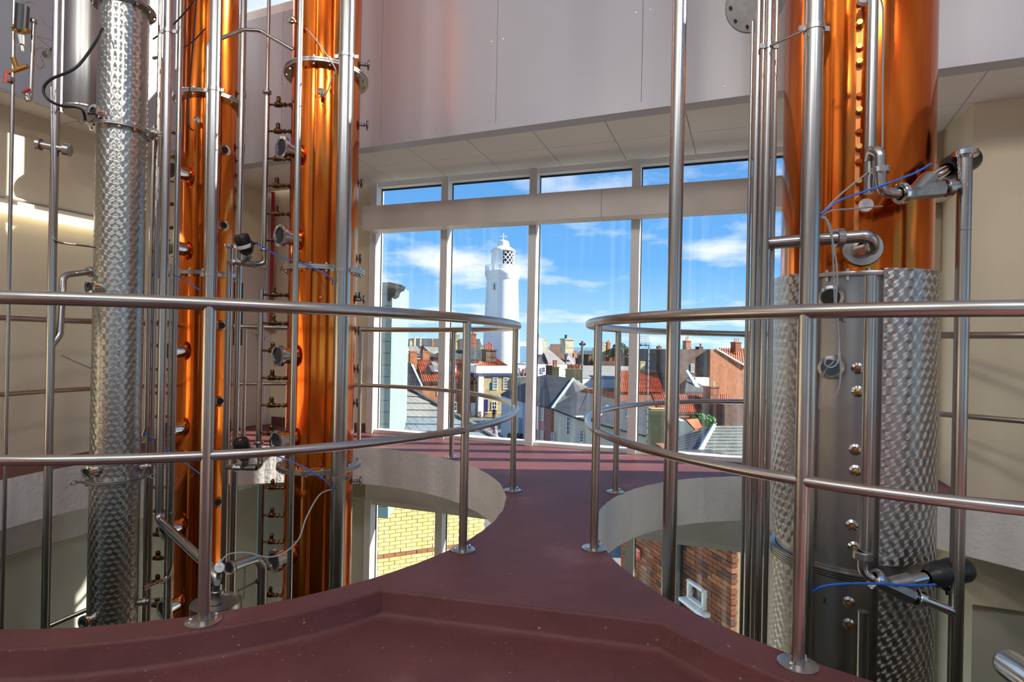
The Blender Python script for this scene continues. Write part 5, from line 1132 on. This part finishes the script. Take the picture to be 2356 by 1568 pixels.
for i in range(60): m.sphere(ta(1172 + random.random() * 32, 1000 + random.random() * 14, 57 + random.random() * 3), random.uniform(.15, .4), 6)
m.build('hedge', 'leaf_dark', None, label='dark hedge in front of the mint cottage row', cat='hedge')
# ---- dark roofed cottages with pink and cream fronts
h = bld('cottage_row', 'cottage row with pink and cream fronts under dark slate roofs', 'house', 1330, 980, 50, 0)
wallq('pink_front', 1238, 1272, (929, 938), 50, 'render_pink', h, 7, Yr=48.6); wallq('brick_pier', 1269, 1276, (942, 943), 48.4, 'brick_orange', h, .5)
wallq('cream_front', 1275, 1326, (942, 958), 48.4, 'render_cream', h, 7, Yr=46.3); wallq('cream_side', 1326, 1500, (958, 1000), 46.3, 'render_cream', h, 7, Yr=44)
poly('roof_left', [(1234, 929, 50.2), (1270, 937, 48.5), (1318, 870, 53), (1256, 861, 55), (1234, 866, 55)], 'slate_dark', h, .15)
slates([(1318, 869, 53), (1352, 890, 53), (1327, 903, 50), (1270, 936, 48.3)], 14, 10, 'slate_green', h, each=False)  # sunlit hip face: its light is put into paler slates
poly('roof_right', [(1270, 938, 48.2), (1326, 960, 46.0), (1352, 905, 50.5), (1327, 900, 50.5)], 'slate_dark', h, .15); poly('roof_side', [(1326, 960, 46.0), (1440, 990, 43.8), (1500, 1004, 43), (1500, 938, 48.5), (1352, 903, 50.5)], 'slate_dark', h, .15)
poly('ridge_hip', [(1318, 868, 52.9), (1322, 870, 52.9), (1274, 938, 48.1), (1268, 937, 48.1)], 'lead', h, .12)
for x0, y0, x1, y1 in ((1348, 957, 1322, 956), (1396, 932, 1368, 965), (1446, 950, 1422, 985)): poly('flashing', [(x0, y0 - 2, 47), (x0 + 5, y0, 46.8), (x1 + 4, y1 + 2, 45.2), (x1, y1, 45.2)], 'lead', h, .06)
fix_win(h, 1248, 952, 7, 28, 49.4, 2, 4, dirv=(1, -.7, 0)); fix_win(h, 1247, 1003, 8, 26, 49.4, 2, 4, dirv=(1, -.7, 0)); fix_win(h, 1308, 979, 11, 42, 46.9, 2, 4, dirv=(1, -1, 0)); fix_win(h, 1338, 1003, 9, 28, 45.9, 2, 4, dirv=(1, -.3, 0)); fix_win(h, 1424, 1003, 9, 26, 44.7, 2, 4, dirv=(1, -.3, 0)); fix_win(h, 1271, 1004, 6, 20, 48.1, 1, 2, dirv=(1, -.7, 0))
chimney(h, 1303, 1337, 848, 874, 56, 'stone_moss', tuple((1308 + 8.5 * i, 838, 6.5, 'pot_red') for i in range(4)), 1.0); chimney(h, 1270, 1286, 843, 868, 56, 'stone_moss', ((1274, 828, 5, 'pot_red'), (1280, 828, 5, 'pot_red')), 1.0); chimney(h, 1257, 1270, 840, 866, 55.5, 'brick_dark', ((1260, 833, 4, 'pot_red'),), .8)
# houses behind
h = bld('lilac_roof_house', 'house with pale lilac slate roof behind the cottage chimneys', 'house', 1275, 830, 85); wallq('wall', 1232, 1305, 838, 85, 'render_white', h, 7); poly('roof', [(1262, 836, 85), (1302, 836, 85), (1260, 801, 90), (1248, 801, 90)], 'slate_lilac', h, .2); poly('roof', [(1232, 836, 86), (1264, 836, 85.5), (1248, 801, 90), (1240, 806, 92)], 'slate_dark', h, .2); fix_win(h, 1250, 850, 9, 12, 84.9, 2, 2); chimney(h, 1237, 1247, 778, 815, 88, 'render_mint', ((1240, 768, 4, 'lead'),)); chimney(h, 1248, 1257, 779, 812, 88.5, 'stone_pale')
h = bld('brown_roof_house', 'brown pantile roof with a big pale chimney on the skyline', 'house', 1300, 810, 98); wallq('wall', 1258, 1330, 838, 98, 'brick_dark', h, 7); poly('roof', [(1256, 832, 98), (1300, 832, 98), (1296, 791, 103), (1266, 791, 103)], 'brick_dark', h, .2); poly('roof', [(1302, 836, 97), (1324, 836, 97), (1322, 815, 100), (1306, 809, 101)], 'slate_lilac', h, .2); chimney(h, 1295, 1316, 778, 812, 96, 'stone_pale', ((1302, 770, 6, 'iron_black'),), 1.6); chimney(h, 1319, 1327, 806, 822, 97, 'brick_orange'); poly('valley', [(1300, 810, 96.8), (1304, 810, 96.8), (1320, 836, 96.5), (1316, 836, 96.5)], 'lead', h, .15)
h = bld('grey_shed_roof', 'low pale grey roof behind the utility pole', 'house', 1390, 850, 72); wallq('wall', 1340, 1446, 872, 72, 'render_white', h, 8); poly('roof', [(1336, 868, 72), (1446, 873, 72), (1446, 842, 80), (1340, 840, 80)], 'slate_grey', h, .2)
po_ = bld('utility_pole', 'grey utility pole with insulators on the skyline', 'pole', 1340, 830, 70, 0); m = MB(); p = ta(1340, 784, 70); m.tube([Vector((p.x, p.y, G)), p], .16, 10); m.build('pole', 'slate_green', po_); m = MB(); m.tube([ta(1334, 793, 70), ta(1346, 793, 70)], .07, 6); 
for x in (1335, 1345): m.sphere(ta(x, 791, 70), .16, 8)
m.build('insulators', 'iron_black', po_)
h = bld('far_row', 'far row of dark roofs and chimneys right of the utility pole', 'house', 1410, 810, 125); wallq('wall', 1325, 1470, 815, 125, 'brick_dark', h, 8); poly('roof', [(1325, 815, 125), (1470, 815, 125), (1460, 806, 130), (1335, 806, 130)], 'slate_dark', h, .3)
for x0, x1, yt, mt in ((1384, 1392, 790, 'stone_pale'), (1396, 1403, 786, 'brick_orange'), (1412, 1420, 798, 'brick_red'), (1365, 1371, 800, 'stone_pale')): chimney(h, x0, x1, yt, 830, 122, mt, (((x0 + x1) / 2, yt - 4, 3, 'pot_red'),))
m = MB()
for i in range(110): m.sphere(ta(1425 + random.gauss(0, 9), 806 + random.gauss(0, 7), 118 + random.gauss(0, 1)), random.uniform(.3, .8), 6)
t_ = ta(1425, 815, 118); m.tube([Vector((t_.x, 118, G)), t_], .25, 6); m.build('tree', 'leaf_dark', None, label='dark round tree on the skyline right of the utility pole', cat='tree')
# ---- right hand panes
h = bld('red_roof_house', 'red pantile roofed house behind the antenna mast', 'house', 1470, 880, 62); wallq('wall', 1420, 1545, 903, 62, 'brick_red', h, 7); ribbed('roof', [(1428, 853, 66), (1510, 853, 66), (1526, 903, 61.8), (1418, 903, 61.8)], 24, .09, 'pantile', h); chimney(h, 1471, 1482, 831, 862, 66, 'stone_moss')
h = bld('orange_gable_house', 'small bright orange pantile roof near the antenna', 'house', 1495, 842, 80); wallq('wall', 1480, 1560, 853, 80, 'brick_dark', h, 6); ribbed('roof', [(1488, 829, 84), (1512, 830, 84), (1508, 854, 80), (1480, 853, 80)], 8, .07, 'pantile', h); poly('roof_slope', [(1512, 829, 84), (1560, 850, 80), (1508, 854, 80)], 'slate_dark', h, .15)
h = bld('skyline_house', 'low grey roofed house with brick chimney on the right skyline', 'house', 1510, 812, 115); wallq('wall', 1466, 1570, 822, 115, 'brick_dark', h, 7); poly('roof', [(1466, 824, 115), (1570, 824, 115), (1560, 805, 121), (1480, 806, 121)], 'slate_green', h, .3); chimney(h, 1513, 1521, 796, 808, 116, 'brick_red', ((1517, 793, 4, 'pot_red'),)); chimney(h, 1495, 1500, 803, 830, 112, 'stone_pale')
h = bld('long_pantile_barn', 'long low building with red pantile roof below the brick house', 'house', 1590, 930, 50); wallq('wall', 1503, 1700, 951, 50, 'brick_red', h, 7); ribbed('roof', [(1498, 907, 54), (1676, 907, 54), (1672, 951, 49.8), (1515, 948, 49.8)], 36, .06, 'pantile', h); m = MB(); m.tube([ta(1510, 951, 49.6), ta(1672, 953, 49.6)], .07, 6); m.build('gutter', 'iron_black', h); chimney(h, 1629, 1651, 889, 918, 51.5, 'brick_red', ((1642, 877, 3.5, 'render_white'),), .9); wallq('stub_wall', 1668, 1712, 930, 47, 'brick_dark', h, 5)
h = bld('tall_brick_house', 'tall brick house with red roof and white sash window on the right skyline', 'house', 1640, 860, 68)
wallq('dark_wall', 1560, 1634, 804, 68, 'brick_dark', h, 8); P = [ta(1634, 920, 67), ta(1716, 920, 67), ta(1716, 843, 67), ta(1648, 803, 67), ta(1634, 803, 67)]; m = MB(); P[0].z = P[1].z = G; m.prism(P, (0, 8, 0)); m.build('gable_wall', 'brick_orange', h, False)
ribbed('roof', [(1650, 802, 75), (1720, 802, 75), (1724, 846, 66.8), (1650, 803, 67.2)], 14, .09, 'pantile', h); m = MB(); m.tube([ta(1648, 802, 66.9), ta(1718, 843, 66.7)], .11, 6); m.build('verge', 'render_white', h); fix_win(h, 1593, 846, 9, 18, 67.95, 2, 3)
poly('lean_to', [(1578, 852, 66), (1583, 850, 66), (1612, 893, 64), (1604, 896, 64)], 'lead', h, .3); wallq('lean_wall', 1600, 1632, 868, 66.5, 'render_mint', h, 2); poly('lean_roof', [(1576, 900, 63), (1632, 902, 63), (1632, 892, 66.4), (1580, 870, 66.4)], 'slate_dark', h, .2)
chimney(h, 1576, 1588, 783, 806, 70, 'brick_orange', ((1579, 775, 3, 'pot_buff'), (1583, 772, 3, 'pot_buff'))); chimney(h, 1605, 1616, 797, 812, 69, 'brick_dark', ((1612, 790, 5, 'pot_red'),)); chimney(h, 1689, 1703, 786, 810, 70, 'brick_red', ((1690, 778, 3, 'pot_buff'), (1694, 778, 3, 'pot_buff'), (1699, 777, 3, 'pot_buff')))
# antenna on its chimney
st = bld('stone_chimney', 'square mossy stone chimney stack in front of the antenna', 'chimney', 1513, 1000, 30, 0); a, b = ta(1497, 952, 30), ta(1535, 1060, 30); m = MB(); m.box(((a.x + b.x) / 2, 30.4, (a.z + G) / 2), (b.x - a.x, .8, a.z - G)); m.build('shaft', 'stone_moss', st, False); m = MB(); m.box(((a.x + b.x) / 2, 30.4, a.z + .06), (b.x - a.x + .14, .94, .26)); m.box(((a.x + b.x) / 2, 30.4, a.z + .22), (b.x - a.x - .1, .7, .1)); m.build('cap', 'stone_moss', st, False)
an_ = bld('tv_antenna', 'television antenna on a banded mast in front of the red roofs', 'antenna', 1492, 900, 29, 0); p0, p1 = ta(1488, 1022, 29), ta(1493, 792, 29); m = MB(); m.tube([p0, p1], .035, 8); ms = m.build('mast', 'galv', an_); m = MB()
for i in range(15): c = p1.lerp(p0, (i + .5) / 15); m.cyl(c - Vector((0, 0, .02)), c + Vector((0, 0, .02)), .042, 8)
m.build('bands', 'iron_black', ms); m = MB(); 
for i in range(8): f = i / 7; m.tube([ta(1469 + 22 * f, 774 - f * 1.5, 29), ta(1477 + 22 * f, 800 - f, 29)], .008, 4)
for i in range(6): f = i / 5; m.tube([ta(1469 + 8 * f, 774 + 26 * f, 29), ta(1491 + 8 * f, 772.5 + 26 * f, 29)], .008, 4)
m.build('reflector_grid', 'galv', an_); m = MB(); m.tube([ta(1464, 793, 28.9), ta(1494, 794, 28.9)], .022, 6)
for x in (1466, 1470, 1474, 1486): m.tube([ta(x, 790, 28.9), ta(x, 797, 28.9)], .03, 6)
m.build('boom', 'iron_black', an_)
# near slate roof on the right
h = bld('near_slate_roof', 'slate roof with lead hip nearest the right panes', 'house', 1650, 1030, 22, 0); slates([(1643, 979, 25), (1716, 979, 25), (1716, 1075, 19.5), (1590, 1075, 19.5)], 12, 13, 'slate_green', h); slates([(1560, 1003, 25), (1640, 979, 25.1), (1588, 1075, 19.5), (1540, 1075, 20)], 11, 8, 'slate_dark', h, each=False)
m = MB(); m.tube([ta(1643, 978, 24.9), ta(1589, 1073, 19.4)], .10, 6); m.build('hip_roll', 'lead', h); wallq('wall', 1592, 1730, 1076, 19.6, 'brick_red', h, 5)
h = bld('small_gable', 'small cream gable with red pantiles under the green bush', 'house', 1590, 985, 28, 0); P = [ta(1568, 1000, 28), ta(1597, 988, 28), ta(1578, 968, 28), ta(1566, 968, 28)]; m = MB(); m.prism(P, (0, 2, 0)); m.build('gable', 'render_cream', h, False); ribbed('roof', [(1577, 966, 28), (1604, 963, 30), (1614, 984, 29), (1597, 988, 28)], 6, .04, 'pantile', h); wallq('wall', 1560, 1616, 993, 28.2, 'render_cream', h, 3)
m = MB()
for i in range(420): m.sphere(ta(1620 + random.gauss(0, 10), 966 + random.gauss(0, 5), 44 + random.gauss(0, .5)), random.uniform(.08, .22), 5)
p = ta(1620, 980, 44); m.tube([Vector((p.x, p.y, G)), p], .12, 6); m.build('bush', 'leaf', None, label='bright green bush in front of the long pantile roof', cat='bush')
# street furniture by the inn
f_ = bld('picket_fence', 'short wooden picket fence beside the white door', 'fence', 1085, 953, 80, 0)
for i in range(16):
    if 6 < i < 12: continue
    m = MB(); m.box(ta(1072 + i * 2.3, 953, 80), (.11, .04, .95)); m.build('picket', 'wood', f_, False)
for x0, x1 in ((1072, 1087), (1099, 1107)): m = MB(); m.tube([ta(x0, 950, 80.05), ta(x1, 950, 80.05)], .05, 4); m.build('rail', 'wood', f_)
for x, lb in ((1126, 'wooden picnic table outside the blue inn door'), (1146, 'wooden picnic table right of the person in black')):
    c = ta(x, 951, 81.2); c.z = G; t = thing('picnic_table', lb, 'table', c); m = MB(); m.box(c + Vector((0, 0, .73)), (1.3, .7, .05)); m.build('table_top', 'stone_pale', t, False)
    for s in (-1, 1): m = MB(); m.box(c + Vector((0, s * .65, .43)), (1.3, .25, .05)); m.build('bench', 'wood', t, False); m = MB(); m.box(c + Vector((s * .45, 0, .37)), (.08, 1.3, .06)); m.box(c + Vector((s * .45, -.3, .37)), (.07, .06, .75)); m.box(c + Vector((s * .45, .3, .37)), (.07, .06, .75)); m.build('trestle', 'wood', t, False)
c = ta(1137, 952, 78.8); c.z = G
pe = thing('person', 'person in black clothes standing by the picnic tables', 'person', c)
def skin_body(name, pts, edges, mt, parent, sub=1):
    me = bpy.data.meshes.new(name); me.from_pydata([tuple(Vector(p[:3])) for p in pts], edges, []); o = bpy.data.objects.new(name, me); COL.objects.link(o)
    sm = o.modifiers.new('skin', 'SKIN'); 
    for i, v in enumerate(me.skin_vertices[0].data): v.radius = (pts[i][3], pts[i][3]); v.use_root = (i == 0)
    s2 = o.modifiers.new('sub', 'SUBSURF'); s2.levels = s2.render_levels = sub; bpy.context.view_layer.update()
    me2 = bpy.data.meshes.new_from_object(o.evaluated_get(bpy.context.evaluated_depsgraph_get())); bpy.data.objects.remove(o); me2.materials.clear(); me2.materials.append(MATS[mt]); o = bpy.data.objects.new(name, me2); COL.objects.link(o); o.parent = parent; WM[o] = WM[parent]; return o
B_ = [(0, 0, .95, .16), (0, 0, 1.2, .17), (0, 0, 1.42, .16), (0, 0, 1.52, .06), (0, -.01, 1.60, .085), (0, -.01, 1.69, .09), (.2, 0, 1.42, .075), (.27, -.02, 1.15, .055), (.24, -.14, .95, .04), (.23, -.2, .88, .035), (-.2, 0, 1.42, .075), (-.28, .0, 1.15, .055), (-.26, -.08, .93, .04), (-.25, -.1, .84, .035), (.1, 0, .88, .11), (.11, 0, .48, .075), (.12, .02, .09, .05), (.13, -.14, .04, .045), (-.1, 0, .88, .11), (-.11, .05, .48, .075), (-.12, .1, .09, .05), (-.13, -.06, .04, .045)]
E_ = [(0, 1), (1, 2), (2, 3), (3, 4), (4, 5), (2, 6), (6, 7), (7, 8), (8, 9), (2, 10), (10, 11), (11, 12), (12, 13), (0, 14), (14, 15), (15, 16), (16, 17), (0, 18), (18, 19), (19, 20), (20, 21)]
skin_body('body', B_, E_, 'cloth_black', pe); m = MB(); m.sphere(c + Vector((0, -.035, 1.64)), .088, 12, (.9, .9, 1.2)); m.build('face', 'skin', pe); m = MB(); m.sphere(c + Vector((0, .01, 1.68)), .1, 12, (1, 1.05, 1.1)); m.build('hair', 'cloth_black', pe)
b_ = bld('safety_barrier', 'red and white roadside barrier post below the inn', 'barrier', 1141, 1000, 46, 0); m = MB(); m.box(ta(1141, 995, 46), (.18, .18, 1.0)); m.build('board', 'render_white', b_, False); m = MB(); m.box(ta(1136, 995, 46), (.12, .16, .9)); m.build('red_edge', 'sign_red', b_, False); m = MB(); m.tube([ta(1141, 985, 46), ta(1146, 1012, 45.6)], .05, 6); q = ta(1141, 1000, 46); m.tube([Vector((q.x, q.y, G)), q], .05, 6); m.build('strut', 'render_white', b_)
